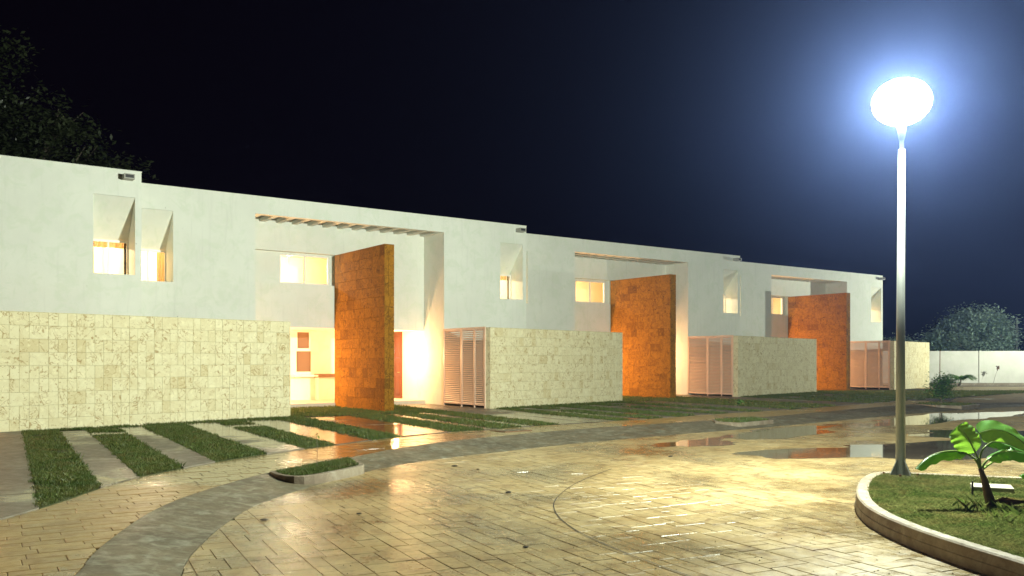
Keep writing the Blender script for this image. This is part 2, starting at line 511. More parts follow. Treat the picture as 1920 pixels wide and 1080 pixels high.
class Line:
    """polyline; side(+1) is the left of its direction"""
    def __init__(s, pts):
        s.p = np.array(pts); s.d = s.p[1:] - s.p[:-1]; s.L = (s.d ** 2).sum(1)
    def near(s, c):
        t = np.clip(((c - s.p[:-1]) * s.d).sum(1) / s.L, 0, 1)
        q = s.p[:-1] + s.d * t[:, None]
        dd = ((q - c) ** 2).sum(1); i = int(dd.argmin())
        n = np.array((-s.d[i][1], s.d[i][0])) / math.sqrt(s.L[i])
        return q[i], n, math.sqrt(dd[i])
L_IN, L_OUT, L_KERB = Line(INNER), Line(OUTER), Line(KERB)

# ------------------------------------------------------------------ ground sheets
g = MB().box(-160, 200, -30, 260, -.6, -.32).build('ground', M['soil']); tag(g, kind='structure')

def sheet(name, poly, z, mat, thick=.2):
    if area(poly) < 0: poly = poly[::-1]
    return tag(MB().prism(poly, z, z - thick).build(name, mat), kind='structure')
sheet('street', [(-12, -6), (60, -6), (60, 34), (22, 34.5)] + [(p[0] - .3, p[1] + .3) for p in reversed(KERB)], -.122, M['joint'], .18)
# raised plot under houses, lawn and sidewalk
sheet('plot', [(p[0] - .03, p[1] + .02) for p in OUTER] + [(20.4, 34.6), (60, 36), (60, 75), (-60, 75), (-60, -5), (-4, -5)], -.016, M['soil'], .28)
# turning area at the far right end
sheet('turning_area', [(17.3, 34.9), (20.4, 34.75), (60, 36.2), (60, 57), (24, 57), (25.6, 44.6), (20, 39.3)], -.006, M['sidestone'], .02)
# sloped kerb (mountable gutter) between sidewalk and street
mb = MB()
nk = 140
def resample(line, n):
    P = np.array(line); s = np.concatenate([[0], np.cumsum(np.hypot(*(P[1:] - P[:-1]).T))]); t = np.linspace(0, s[-1], n)
    return np.stack([np.interp(t, s, P[:, 0]), np.interp(t, s, P[:, 1])], 1)
ko = resample(OUTER + [(20.4, 34.62), (42, 35.5)], 260); kl = Line(KERB + [(42, 34.9)])
prev = None
for p in ko:
    q, n, _ = kl.near(p)
    row = []
    for t, z in ((0, -.02), (.0, .004), (.06, .005), (.35, -.018), (.75, -.072), (1.0, -.100), (1.0, -.16)):
        row.append((p[0] + (q[0] - p[0]) * t, p[1] + (q[1] - p[1]) * t, z))
    if prev:
        for i in range(len(row) - 1): mb.quad(prev[i], prev[i + 1], row[i + 1], row[i])
    prev = row
tag(mb.build('kerb', M['kerb'], smooth=False), kind='structure')

# ------------------------------------------------------------------ pavers
def lay(origin_dir, across_dir, rng_a, rng_b, wid, length, keep, lines, ztop, seed, jitter=.0015, gap=.009, modular=False):
    """running-bond rows clipped to boundary lines; returns list of (poly, z)"""
    r = random.Random(seed); out = []
    b = rng_b[0]; g2 = gap / 2
    def put(a0, a1, b0, b1):
        cs = [(a0 + g2, b0 + g2), (a1 - g2, b0 + g2), (a1 - g2, b1 - g2), (a0 + g2, b1 - g2)]
        poly = [(c[0] * origin_dir[0] + c[1] * across_dir[0], c[0] * origin_dir[1] + c[1] * across_dir[1]) for c in cs]
        cx = sum(p[0] for p in poly) / 4; cy = sum(p[1] for p in poly) / 4
        if keep(cx, cy): out.append([poly, (cx, cy), a1 - a0, b1 - b0, True])
    while b < rng_b[1]:
        if modular:
            B = r.choice((.34, .40, .46)); a = rng_a[0] + r.random() * .4
            while a < rng_a[1]:
                l = r.choice(length) * 1.05
                s_ = r.choice((.38, .5, .5, .62)) * B
                k = r.random()
                if k < .12: put(a, a + l * .6, b, b + B); a += l * .6; continue
                for (p0, p1) in ((0, s_), (s_, B)):
                    if r.random() < .45:
                        m_ = l * r.choice((.4, .5, .6)); put(a, a + m_, b + p0, b + p1); put(a + m_, a + l, b + p0, b + p1)
                    else: put(a, a + l, b + p0, b + p1)
                a += l
            b += B; continue
        w = r.choice(wid); a = rng_a[0] + r.random() * .4
        while a < rng_a[1]:
            l = r.choice(length) * r.uniform(.97, 1.03)
            put(a, a + l, b, b + w)
            a += l
        b += w
    res = []
    for poly, c, l, w, whole in out:
        ok = True
        for ln, side in lines:
            q, n, dist = ln.near(np.array(c))
            sd = ((c[0] - q[0]) * n[0] + (c[1] - q[1]) * n[1]) * side
            if sd < -.35: ok = False; break
            if dist < .5:
                n2 = n * side
                new = clip_half(poly, q + n2 * .010, n2)
                if len(new) < 3 or abs(area(new)) < .0025: ok = False; break
                if len(new) != 4 or abs(abs(area(new)) - abs(area(poly))) > 1e-5: whole = False
                poly = new
        if ok: res.append((poly if area(poly) > 0 else poly[::-1], ztop + r.uniform(-jitter, jitter), l, w, whole, c))
    return res

def place_pieces(name, stuff_name, pieces, mat, root, thick, bev, limit=300):
    def score(p):
        x, y = p[5]
        vis = abs(x / y) < .60 and y > 6.6
        return (0 if vis else 1, y)
    pieces = sorted(pieces, key=score)
    near, far = pieces[:limit], pieces[limit:]
    for poly, z, l, w, whole, c in near:
        mb = MB().prism([(p[0] - c[0], p[1] - c[1]) for p in poly], 0, -thick, bev)
        o = mb.build(name, mat, root); o.location = (c[0], c[1], z)
        o.rotation_euler = (rnd.uniform(-.002, .002), rnd.uniform(-.002, .002), 0)
    mb = MB()
    for poly, z, l, w, whole, c in far: mb.prism(poly, z, z - thick, bev)
    o = mb.build(stuff_name, mat, root); o['kind'] = 'stuff'

SD = (.45, -.893); SN = (.893, .45)       # street block rows
ISL_OUT = [(5.56, 12.30), (5.18, 12.36), (4.78, 11.90), (4.38, 11.12), (4.02, 10.23), (3.83, 9.55), (3.76, 9.1), (3.73, 8.7), (3.74, 8.17), (3.80, 7.61), (3.90, 7.03), (4.0, 6.5), (4.3, 5.2), (5.4, 3.6), (8, 2.6), (13, 3.2), (15, 6), (13.5, 9.3), (10, 10.8), (6.9, 11.80)]
ISL_OUT = smooth(ISL_OUT + [ISL_OUT[0]], 4)[:-1]

_c = Vector((7.5, 8.0)); isl_np = [tuple(Vector(p) + (_c - Vector(p)).normalized() * .42) for p in ISL_OUT]
def keep_street(x, y):
    if y < 4.5 or y > 35.2: return False
    if abs(x) > .66 * y + 1.2: return False
    if y > 34 and x > 20: return False
    if inside(isl_np, np.array([[x, y]]))[0]: return False
    return True
street_root = empty('paving'); tag(street_root, kind='structure')
pcs = lay(SD, SN, (-34, 14), (-4, 40), (.24, .30, .30, .36), (.26, .34, .42, .50, .60), keep_street, [(L_KERB, -1)], -.1, 5, jitter=.002, gap=.008, modular=True)
place_pieces('paver', 'paver_field', pcs, M['paver'], street_root, .03, .0032)

def keep_side(x, y): return 5.5 < y < 36.5 and abs(x) < .62 * y + 1
side_root = empty('sidewalk'); tag(side_root, kind='structure')
pcs2 = lay((.85, .527), (.527, -.85), (-9, 42), (-36, 4), (.17, .20, .23), (.34, .44, .54), keep_side, [(L_IN, -1), (L_OUT, 1)], 0.0, 9, jitter=.0025, gap=.006)
place_pieces('sidewalk_brick', 'sidewalk_brick_field', pcs2, M['sidestone'], side_root, .02, .005)

# ------------------------------------------------------------------ driveway strips and lawn
PQ = (PITCH_U * U + PITCH_V * V).dot(Q)
GR = [(.31, 1.05), (1.63, 2.35), (2.94, 3.99), (4.83, 5.60), (6.58, 7.48), (8.95, 9.93), (10.35, 11.15), (11.56, 12.45)]
in_qa = np.array([qa(*p) for p in INNER]); o_ = in_qa[:, 0].argsort(); in_qa = in_qa[o_]
def a_in(q): return float(np.interp(q, in_qa[:, 0], in_qa[:, 1]))
def a_far(q, extra=0.0):
    best = None
    for h in (0, 1, 2, 3, 4):
        c = CH(h)
        for vf in (-3.6,):
            base = Vector((q * Q.x, q * Q.y))
            u = 0
            for _ in range(3):
                vfar = vf + .15 * max(u, 0) + extra
                a = ((base - c).dot(V) - vfar) / (-(D.dot(V)))
                P = base + a * D; u = (P - c).dot(U)
            if -7.1 <= u < 7.9 + (0 if h < 4 else 20): best = a
    return best
grass_q = []
for k in range(-1, 4):
    for a, b in GR:
        o = -.4 if k > 0 else 0
        grass_q.append((a + k * PQ + o, b + k * PQ + o))
grass_q = [g_ for g_ in grass_q if g_[0] > -9 and g_[1] < 45]
conc_q = []
for i in range(len(grass_q) - 1): conc_q.append((grass_q[i][1], grass_q[i + 1][0]))
drive = empty('driveway'); tag(drive, kind='structure')
def qa_poly(q0, q1, af, an, n=6):
    near = [xy(q, an(q)) for q in np.linspace(q0, q1, n)]
    far = [xy(q, af(q)) for q in np.linspace(q1, q0, n)]
    return near + far
def slab_piece(q0, q1, af, an):
    p = qa_poly(q0, q1, af, an)
    if area(p) < 0: p = p[::-1]
    MB().prism(p, .014 + rnd.uniform(-.003, .003), -.05, .004).build('concrete_strip', M['concrete'], drive)
QMAX = 37.0
for q0, q1 in conc_q:
    if q1 > QMAX: continue
    qm = (q0 + q1) / 2
    af0 = a_far(qm)
    if af0 is None: continue
    kper = (qm - .31) % PQ
    porch = 12.4 < kper < 14.0          # walkway that goes on to the porch and the gate
    ext = 5.0 if porch else 0.0
    if q1 - q0 > 1.2: parts = [(q0, (q0 + q1) / 2 - .02), ((q0 + q1) / 2 + .02, q1)]
    else: parts = [(q0, q1)]
    wob = rnd.uniform(-.3, .3)
    for a, b in parts:
        if b - a < .05: continue
        A = af0 - ext + wob; B = a_in(qm)
        n = max(1, int(round((B - A) / 3.2)))
        cuts = [A + (B - A) * i / n for i in range(n + 1)]
        for i in range(n):
            lo, hi = cuts[i], cuts[i + 1]
            slab_piece(a, b, (lambda q, lo=lo: lo + .008), (lambda q, hi=hi, last=(i == n - 1): (a_in(q) - .004) if last else hi - .008))
# concrete cross bands that interrupt two of the grass strips
bands = []
for q0, q1 in grass_q:
    kper = (q0 - .31) % PQ
    if abs(kper - 1.32) < .45 or abs(kper - 4.52) < .45:
        af = a_far((q0 + q1) / 2)
        if af is None: continue
        bands.append((q0, q1, af + 1.2, af + 2.0))
for q0, q1, a0, a1 in bands:
    slab_piece(q0 + .012, q1 - .012, lambda q: a0, lambda q: a1)

# grass blades
def blades(name, P, hgt, wid, mat, lean=.5, zbase=0.0):
    """P: Nx2 positions -> one mesh of bent single-triangle pairs"""
    n = len(P)
    ang = nrs.uniform(0, 2 * np.pi, n); h = hgt * nrs.uniform(.55, 1.25, n); w = wid * nrs.uniform(.6, 1.3, n)
    dx, dy = np.cos(ang), np.sin(ang)
    la = nrs.uniform(0, 2 * np.pi, n); lm = lean * h * nrs.uniform(.1, 1.4, n)
    V3 = np.zeros((n, 4, 3), np.float32)
    V3[:, 0, 0] = P[:, 0] - dx * w / 2; V3[:, 0, 1] = P[:, 1] - dy * w / 2; V3[:, 0, 2] = zbase
    V3[:, 1, 0] = P[:, 0] + dx * w / 2; V3[:, 1, 1] = P[:, 1] + dy * w / 2; V3[:, 1, 2] = zbase
    mx = P[:, 0] + np.cos(la) * lm * .35; my = P[:, 1] + np.sin(la) * lm * .35
    V3[:, 2, 0] = mx + dx * w * .4; V3[:, 2, 1] = my + dy * w * .4; V3[:, 2, 2] = zbase + h * .6
    V3[:, 3, 0] = P[:, 0] + np.cos(la) * lm; V3[:, 3, 1] = P[:, 1] + np.sin(la) * lm; V3[:, 3, 2] = zbase + h
    me = bpy.data.meshes.new(name)
    me.vertices.add(n * 4); me.vertices.foreach_set('co', V3.ravel())
    idx = (np.arange(n)[:, None] * 4 + np.array([0, 1, 2, 0, 2, 3])[None]).ravel().astype(np.int32)
    me.loops.add(len(idx)); me.loops.foreach_set('vertex_index', idx)
    me.polygons.add(2 * n); me.polygons.foreach_set('loop_start', np.arange(0, 6 * n, 3, dtype=np.int32))
    me.update(calc_edges=True); me.validate()
    me.materials.append(mat)
    o = bpy.data.objects.new(name, me); COL.objects.link(o)
    o['kind'] = 'stuff'
    return o

def lawn_ok(P):
    """true where turf grows: inside the sidewalk line, outside slabs, walls and porches"""
    q = P[:, 0] * Q.x + P[:, 1] * Q.y; a = P[:, 0] * D.x + P[:, 1] * D.y
    ok = a < np.interp(q, in_qa[:, 0], in_qa[:, 1]) - .03
    wob = .018 * np.sin(a * 9 + q * 3) + .022 * np.sin(a * 2.3 + 5 * q) * np.sin(a * 5.7) + nrs.normal(0, .014, len(P))
    slabm = np.zeros(len(P), bool)
    for q0, q1 in conc_q:
        if q1 > QMAX: continue
        qm = (q0 + q1) / 2
        af0 = a_far(qm)
        if af0 is None: continue
        kper = (qm - .31) % PQ
        ext = 5.3 if 12.4 < kper < 14.0 else 0.0
        slabm |= (q > q0 + .01 + wob) & (q < q1 - .01 + wob) & (a > af0 - ext - .12)
    for q0, q1, a0, a1 in bands:
        slabm |= (q > q0) & (q < q1) & (a > a0 + wob) & (a < a1 + wob)
    ok &= ~slabm
    bad = np.zeros(len(P), bool); good = np.zeros(len(P), bool)
    for h in (1, 2, 3, 4):
        c = CH(h); d = P - np.array(c)
        u = d @ np.array(U); v = d @ np.array(V)
        umax = 7.9 if h < 4 else 40
        seg = (u > -7.2) & (u < umax)
        wallv = np.where(u > 0, -3.03 + .209 * u - .05, 1.38)
        if h == 4: wallv = np.where(u > 6.3, 2.5, wallv)
        good |= seg & (v < wallv)
        bad |= (u > -3.76) & (u < -3.31) & (v > -2.47) & (v < 1.6)
        bad |= (u > -.12) & (u < .3) & (v > -3.1) & (v < 0.2)
    if True:
        good &= (P[:, 0] * .6 - P[:, 1] * .8 < 60)
    return ok & good & ~bad

def scatter(n, xr, yr): return np.stack([nrs.uniform(*xr, n), nrs.uniform(*yr, n)], 1)
# turf bed a little above the soil, cut out by drawing it only under the grass strips
for q0, q1 in grass_q:
    qm = (q0 + q1) / 2
    af = a_far(qm)
    if af is None or q1 > QMAX: continue
    p = qa_poly(q0 + .01, q1 - .01, lambda q: af - .02, lambda q: a_in(q) - .012)
    if area(p) < 0: p = p[::-1]
    tag(MB().prism(p, .002, -.03).build('turf_bed', M['lawn']), kind='structure')
for i, (y0, y1, dens, hh, ww) in enumerate(((8.5, 12.5, 5200, .045, .006), (12.5, 16.5, 3600, .048, .008), (16.5, 22, 1900, .052, .012), (22, 30, 900, .06, .020), (30, 48, 420, .07, .034))):
    x0, x1 = -.62 * y1 - .5, (.62 * y1 if y1 > 40 else y1 * .45)
    if y1 < 25: x1 = 2.5
    P = scatter(int(dens * (x1 - x0) * (y1 - y0) * 1.0), (x0, x1), (y0, y1))
    P = P[np.abs(P[:, 0]) < .60 * P[:, 1] + .3]
    P = P[lawn_ok(P)]
    # tufty density
    t = np.sin(P[:, 0] * 5.1 + 1.3 * np.sin(P[:, 1] * 3.3)) * np.sin(P[:, 1] * 4.7 + P[:, 0] * 1.9)
    P = P[nrs.uniform(-1.6, 1, len(P)) < t + .55]
    P = P[np.sin(P[:, 0] * 2.2 + 4 * np.sin(P[:, 1] * .9)) * np.sin(P[:, 1] * 2.6 + P[:, 0]) > -.86 + nrs.uniform(-.08, .08, len(P))]
    o = blades('grass', P, hh, ww, M['grass'])
    tag(o, ['short green grass growing in the nearest driveway strips by the cream stone wall', 'green grass in the driveway strips in front of the leftmost stone wall', 'green grass strips beside the glossy wet walkway', 'grass strips in front of the second cream stone wall and tall stone fin', 'far grass strips running past the last houses'][i], 'grass', kind='stuff')

P = scatter(9000, (-8, 1), (9, 20)); P = P[lawn_ok(P)]
cl_ = np.sin(P[:, 0] * 3.1 + 2 * np.sin(P[:, 1] * 1.7)) * np.sin(P[:, 1] * 2.9 + P[:, 0] * 1.3)
P = P[cl_ > .55]
tag(blades('weeds', P, .095, .011, M['grass'], lean=.9), 'taller ragged weeds standing in clumps in the nearer grass strips', 'weeds', kind='stuff')

# ------------------------------------------------------------------ house
def make_house():
    root = empty('house')
    P = M['plaster']
    t = .25
    WL = (UL + .20, -9.69, 4.08, 6.26); WR = (2.55, 3.63, 4.08, 6.26)
    DEP = .85; HEAD = 5.13
    mb = MB()
    mb.slab(UL, UR, -.05, ROOF, [WL, WR, (-PW, 0, -.05, PZ)], 0, t)
    # side walls, back wall
    mb.box(UL, UL + .18, t, 9, -.05, ROOF); mb.box(UL + .18, UL + t, 5, 9, -.05, ROOF); mb.box(UR - .155, UR, t, 9, -.05, ROOF); mb.box(UL + t, UR - .155, 9 - t, 9, -.05, ROOF)
    mb.build('wall', P, root)
    MB().box(UL + t, UR - .156, t, 9 - t, 6.55, 6.7).build('roof', M['concrete'], root)
    # thin coping that catches the lamp light
    MB().box(UL + .003, UR + .012, -.012, t + .01, ROOF + .001, ROOF + .022).build('coping', P, root)
    # deep splayed window recesses
    for (a, b, c, d) in (WL, WR):
        r = MB(); e = .003
        r.quad((a, t, d), (b, t, d), (b, DEP, HEAD), (a, DEP, HEAD))             # placeholder plane (replaced below)
        r.v, r.f = [], []
        zt_ = d - (d - HEAD) * t / DEP
        a2, b2 = a - e, b + e
        # sloping soffit from the top front edge to the window head
        r.quad((a + .001, .004, d - .005), (b - .001, .004, d - .005), (b - .001, DEP + .08, HEAD - .005 - (d - HEAD) / DEP * .0), (a + .001, DEP + .08, HEAD - .005))
        # jambs and sill beyond the wall thickness
        for x, s in ((a, 1), (b, -1)):
            r.quad((x, t, c), (x, DEP + .08, c), (x, DEP + .08, d), (x, t, d))
        r.quad((a, t, c), (b, t, c), (b, DEP + .08, c), (a, DEP + .08, c))
        r.build('window_recess', P, root)
        # window: outer frame, mullion, two panes
        w = MB(); f = .045; y0, y1 = DEP - .03, DEP + .03
        hd = HEAD - .006
        w.slab(a + .002, b - .002, c + .002, hd, [(a + f, (a + b) / 2 - f / 2, c + f, hd - f - .02), ((a + b) / 2 + f / 2, b - f, c + f, hd - f - .02)], y0, y1)
        wf = w.build('window', M['frame'], root)
        for x0, x1 in ((a + f, (a + b) / 2 - f / 2), ((a + b) / 2 + f / 2, b - f)):
            MB().box(x0 - .004, x1 + .004, DEP - .004, DEP + .004, c + f - .004, hd - f - .016).build('pane', M['glass'], wf)
    # portal: upper storey box set back 1.49 m, underside at 2.83
    VB = 1.49
    NI0, NI1 = 4.36, 5.48
    mb = MB()
    mb.slab(-PW - .6, .0 - .002, 2.83, PZ + .35, [(-PW - .3, -3.55, NI0, NI1)], VB, VB + .26)
    mb.build('box_wall', P, root)
    mb = MB()   # niche back with window opening
    mb.slab(-PW - .35, -3.5, NI0 - .05, NI1 + .05, [(-5.66, -3.80, NI0 + .02, NI1 - .06)], VB + .262, VB + .40)
    mb.build('niche_wall', P, root)
    MB().box(-PW - .6, -.002, VB + .262, 4.4, 2.83, 3.0).build('soffit', P, root)
    w = MB(); f = .05; a, b, c, d = -5.66, -3.80, NI0 + .02, NI1 - .06
    w.slab(a + .002, b - .002, c + .002, d - .002, [(a + f, (a + b) / 2 - f / 2, c + f, d - f), ((a + b) / 2 + f / 2, b - f, c + f, d - f)], VB + .27, VB + .33)
    wf = w.build('window', M['frame'], root)
    for x0, x1 in ((a + f, (a + b) / 2 - f / 2), ((a + b) / 2 + f / 2, b - f)):
        MB().box(x0 - .004, x1 + .004, VB + .296, VB + .304, c + f - .004, d - f + .004).build('pane', M['glass'], wf)
    # portal side walls
    MB().box(.0, .22, t + .001, 5.6, -.05, PZ + .35).build('portal_side_wall', P, root)
    MB().box(-PW - .22, -PW, t + .001, VB - .002, 2.83, PZ + .35).build('portal_side_wall', P, root)
    # pergola beams between facade and box
    n = 13
    for i in range(n):
        x = -PW + .20 + i * (PW - .30) / (n - 1)
        MB().box(x - .09, x + .09, t + .002, VB - .002, PZ - .004, PZ + .20).build('pergola_beam', P, root)
    # ground floor back wall with two small blinds, shelf, porch
    gw = MB().slab(-PW - 2.5, -.002, .15, 2.828, [(-4.02, -3.53, 2.14, 2.76), (-4.06, -3.46, 1.24, 2.03)], 4.2, 4.4).build('back_wall', P, root)
    MB().box(-4.02, -3.53, 4.26, 4.29, 2.14, 2.76).build('blind', M['tan'], root)
    MB().box(-4.06, -3.46, 4.26, 4.29, 1.24, 2.03).build('blind', M['tan'], root)
    MB().box(-4.3, -3.36, 3.75, 4.198, 1.05, 1.12).build('shelf', P, root)
    MB().box(-3.35, -2.3, 3.75, 4.198, 1.02, 1.15).build('shelf', M['tan'], root)
    MB().box(-3.30, -2.3, 3.85, 4.19, .15, 1.018).build('counter', P, root)
    MB().box(-PW - 2.5, -.002, 1.41, 4.5, -.05, .148).build('porch', M['porch'], root)
    MB().box(-PW - .12, -PW, 1.6, 4.19, .149, 2.829).build('inner_wall', P, root)
    # door on the right-hand wall, facing the porch
    dm = MB().box(-.055, -.003, 3.22, 4.14, .15, 2.84)
    door = dm.build('door', M['door'], root)
    for z0, z1 in ((.30, 1.05), (1.20, 1.62), (1.78, 2.68)):
        for y0, y1 in ((3.32, 3.63), (3.72, 4.03)):
            MB().bbox(0, y1 - y0, 0, .02, 0, z1 - z0, .012).build('door_panel', M['door'], door)
            o = bpy.data.objects[door.children[-1].name] if door.children else None
            ch = COL.objects[-1]
            ch.rotation_euler = (0, 0, -math.pi / 2); ch.location = (-.074, y1, z0)
    h = MB().tube([(-.05, 3.30, 1.2), (-.11, 3.30, 1.2), (-.115, 3.42, 1.2)], [.012, .011, .009], 8).build('handle', M['brass'], door)
    # wall lamps
    def sconce(x, y, z, nx, ny, data=None):
        s = MB().lathe([(.0, 0), (.05, 0), (.05, .02), (0, .02)], 12)
        base = MB().box(x - .05 + nx * .05, x + .05 + nx * .05, y - .05 + ny * .05, y + .05 + ny * .05, z - .12, z + .02).build('wall_lamp', M['frame'], root)
        gz = MB().lathe([(.001, z + .02)] + [(.085 * math.sin(math.pi * k / 10), z + .105 - .085 * math.cos(math.pi * k / 10)) for k in range(1, 10)] + [(.001, z + .19)], 16, x + nx * .12, y + ny * .12)
        gz.build('globe', M['globe'], base, True)
        ld = bpy.data.lights.get('warm_bulb') or bpy.data.lights.new('warm_bulb', 'POINT')
        ld.energy = SCONCE_POWER; ld.color = WARM; ld.shadow_soft_size = .05
        lo = bpy.data.objects.new('bulb', data or ld); lo.location = (x + nx * .12, y + ny * .12, z + .105); COL.objects.link(lo); lo.parent = base
    pn = MB().tube([(-1.02, 2.02, 2.829), (-1.02, 2.02, 2.03)], [.008, .008], 6).build('pendant_lamp', M['dark'], root)
    MB().lathe([(.001, 2.03), (.03, 2.02), (.035, 1.97), (.001, 1.97)], 10, -1.02, 2.02).build('holder', M['dark'], pn)
    lb = bpy.data.lights.new('warm_bulb', 'POINT'); lb.energy = SCONCE_POWER; lb.color = WARM; lb.shadow_soft_size = .13
    lo = bpy.data.objects.new('bulb', lb); lo.location = (-1.02, 2.02, 1.91); COL.objects.link(lo); lo.parent = pn
    pd = bpy.data.lights.new('porch_bulb', 'POINT'); pd.energy = PORCH_POWER; pd.color = WARM; pd.shadow_soft_size = .07
    sconce(-PW + .01, 1.88, 1.20, 1, 0, pd)
    # lit rooms behind the windows
    rd = bpy.data.lights.get('room_bulb') or bpy.data.lights.new('room_bulb', 'POINT')
    rd.energy = ROOM_POWER; rd.color = (1, .78, .50); rd.shadow_soft_size = .08
    def room(x0, x1, y0, y1, z0, z1, hole, bulb):
        m_ = MB(); a, b, c, d = hole
        m_.quad((x0, y1, z0), (x0, y1, z1), (x1, y1, z1), (x1, y1, z0))
        m_.quad((x0, y0, z0), (x0, y0, z1), (x0, y1, z1), (x0, y1, z0))
        m_.quad((x1, y0, z0), (x1, y1, z0), (x1, y1, z1), (x1, y0, z1))
        m_.quad((x0, y0, z0), (x0, y1, z0), (x1, y1, z0), (x1, y0, z0))
        m_.quad((x0, y0, z1), (x1, y0, z1), (x1, y1, z1), (x0, y1, z1))
        m_.slab(x0, x1, z0, z1, [(a, b, c, d)], y0 - .02, y0)
        m_.build('room', M['room'], root)
        lo = bpy.data.objects.new('bulb', rd); lo.location = bulb; COL.objects.link(lo); lo.parent = root
        MB().tube([(bulb[0], bulb[1], z1), (bulb[0], bulb[1], bulb[2] + .09)], [.006, .006], 6).build('lamp_cord', M['dark'], root)
    room(UL + .27, -8.2, DEP + .09, 4.0, 3.0, 5.6, (WL[0], WL[1], 4.08, HEAD), (-9.6, 2.6, 5.15))
    room(1.2, UR - .27, DEP + .09, 4.0, 3.0, 5.6, (WR[0], WR[1], 4.08, HEAD), (2.6, 2.6, 5.15))
    room(-PW - .3, -.3, VB + .42, 5.2, 3.02, 5.75, (-5.66, -3.80, NI0 + .02, NI1 - .06), (-4.6, 3.6, 5.1))
    # curtains
    def curtain(x0, x1, y, z0, z1, k):
        m_ = MB(); n = 26; pv = None
        for i in range(n + 1):
            s = i / n; x = x0 + (x1 - x0) * s; yy = y + .03 * math.sin(s * k) + .012 * math.sin(s * k * 2.3 + 1)
            row = [(x, yy, z1), (x + .02 * math.sin(s * 9), yy + .01, (z0 + z1) / 2), (x, yy, z0)]
            if pv:
                for j in range(2): m_.quad(pv[j], pv[j + 1], row[j + 1], row[j])
            pv = row
        m_.build('curtain', M['curtain'], root, True)
    curtain(WR[0] - .25, WR[0] + .20, DEP + .22, 3.9, 5.2, 22)
    curtain(WR[0] - .2, WR[1] + .2, DEP + .18, 4.92, 5.2, 60)
    curtain(WL[1] - .22, WL[1] + .1, DEP + .22, 3.9, 5.2, 14)
    # rain spout near the top right corner
    s = MB(); x0, x1, z0, z1 = 3.28, 3.56, 6.72, 6.86
    s.slab(x0, x1, z0, z1, [(x0 + .03, x1 - .03, z0 + .03, z1 - .02)], -.32, -.001)
    s.build('rain_spout', M['spout'], root)
    MB().box(x0 + .03, x1 - .03, -.30, -.29, z0 + .03, z1 - .02).build('spout_mouth_shade', M['dark'], root)  # dark plate across the hollow, its colour stands in for the shade inside
    return root

hs = make_house()
index_kids()
houses = {2: hs}
for h in (1, 3, 4): houses[h] = copy_tree(hs)
HL = {1: 'leftmost white house, cut by the left frame edge, dark tree rising behind its roof',
      2: 'white house with the widest pergola opening and glowing porch, second from the left',
      3: 'white house in the middle of the row, third from the left, between two stone fins',
      4: 'farthest white house at the right end of the row, nearest the lamp post'}
for h, o in houses.items():
    c = CH(h); o.location = (c.x, c.y, 0); o.rotation_euler = (0, 0, TH)
    tag(o, HL[h], 'house', 'row of white terraced houses')

# ------------------------------------------------------------------ tiled walls
TILES = {}
def tile_mesh(w, h, mat, t=.022, key=''):
    k = (round(w, 3), round(h, 3), mat.name, t)
    if k not in TILES:
        TILES[k] = MB().bbox(0, w, 0, t, 0, h, .0035).mesh('tile', mat)
    return TILES[k]

def tile_face(root, length, height, row_h, widths, mat, seed, org, rz, gap, aligned=None, stuff=False, start_partial=0.0):
    """tiles on the face that starts at org and runs along rz, facing -y of that frame"""
    r = random.Random(seed)
    cz, sz = math.cos(rz), math.sin(rz)
    rows = []
    z = height
    while z > .02:
        hh = min(row_h, z - .0); rows.append((z - hh, hh)); z -= hh
    mbs = MB()
    for (z0, hh) in rows:
        x = 0.0; 
        while x < length - .01:
            if aligned:
                w = aligned * (2 if r.random() < .28 else 1)
            else: w = r.choice(widths)
            if length - (x + w) < (aligned or min(widths)) * .55: w = length - x
            proud = r.uniform(0, .003)
            if stuff:
                n0 = len(mbs.v)
                mbs.bbox(x + gap / 2, x + w - gap / 2, -.022 - proud, 0, z0 + gap / 2, z0 + hh - gap / 2, .0035)
                for i in range(n0, len(mbs.v)):
                    a, b, c = mbs.v[i]; mbs.v[i] = (org[0] + a * cz - b * sz, org[1] + a * sz + b * cz, c)
            else:
                me = tile_mesh(w - gap, hh - gap, mat)
                lx, ly = x + gap / 2, -.022 - proud
                link_mesh('tile', me, root, (org[0] + lx * cz - ly * sz, org[1] + lx * sz + ly * cz, z0 + gap / 2), (0, 0, rz))
            x += w
    if stuff:
        o = mbs.build('tile_cladding', mat, root); o['kind'] = 'stuff'

WLEN = {1: 7.775, 2: 7.775, 3: 8.55, 4: 6.2}
WL_ = {1: 'longest cream limestone tiled wall at the left frame edge, in front of the leftmost house',
       2: 'cream limestone tiled wall in the middle, right of the louvred gate beside the glowing porch',
       3: 'cream limestone tiled garden wall between the second and third tall stone fins',
       4: 'short far limestone tiled wall directly behind the lamp post'}
for h in (1, 2, 3, 4):
    c = CH(h); o_xy = c + .025 * U - 3.03 * V
    gw = empty('garden_wall', (o_xy.x, o_xy.y, 0), TH + TW)
    tag(gw, WL_[h], 'wall', 'limestone garden walls')
    L = WLEN[h]; T = .25
    MB().box(.024, L - .024, .024, T, -.05, WALLZ - .006).build('wall_core', M['mortar'], gw)
    MB().box(.0, L, .0, T + .01, WALLZ - .005, WALLZ + .004).build('wall_top', M['stone'], gw)
    tile_face(gw, L, WALLZ - .007, .315, None, M['stone'], 40 + h, (0, .024), 0, .0035, aligned=.215 if h != 3 else .235)
    # end returns and inner face
    tile_face(gw, T, WALLZ - .007, .315, (T,), M['stone'], 60 + h, (.024, T), -math.pi / 2, .006, stuff=True)
    tile_face(gw, T - .024, WALLZ - .007, .315, (T,), M['stone'], 70 + h, (L - .024, .024), math.pi / 2, .006, stuff=True)

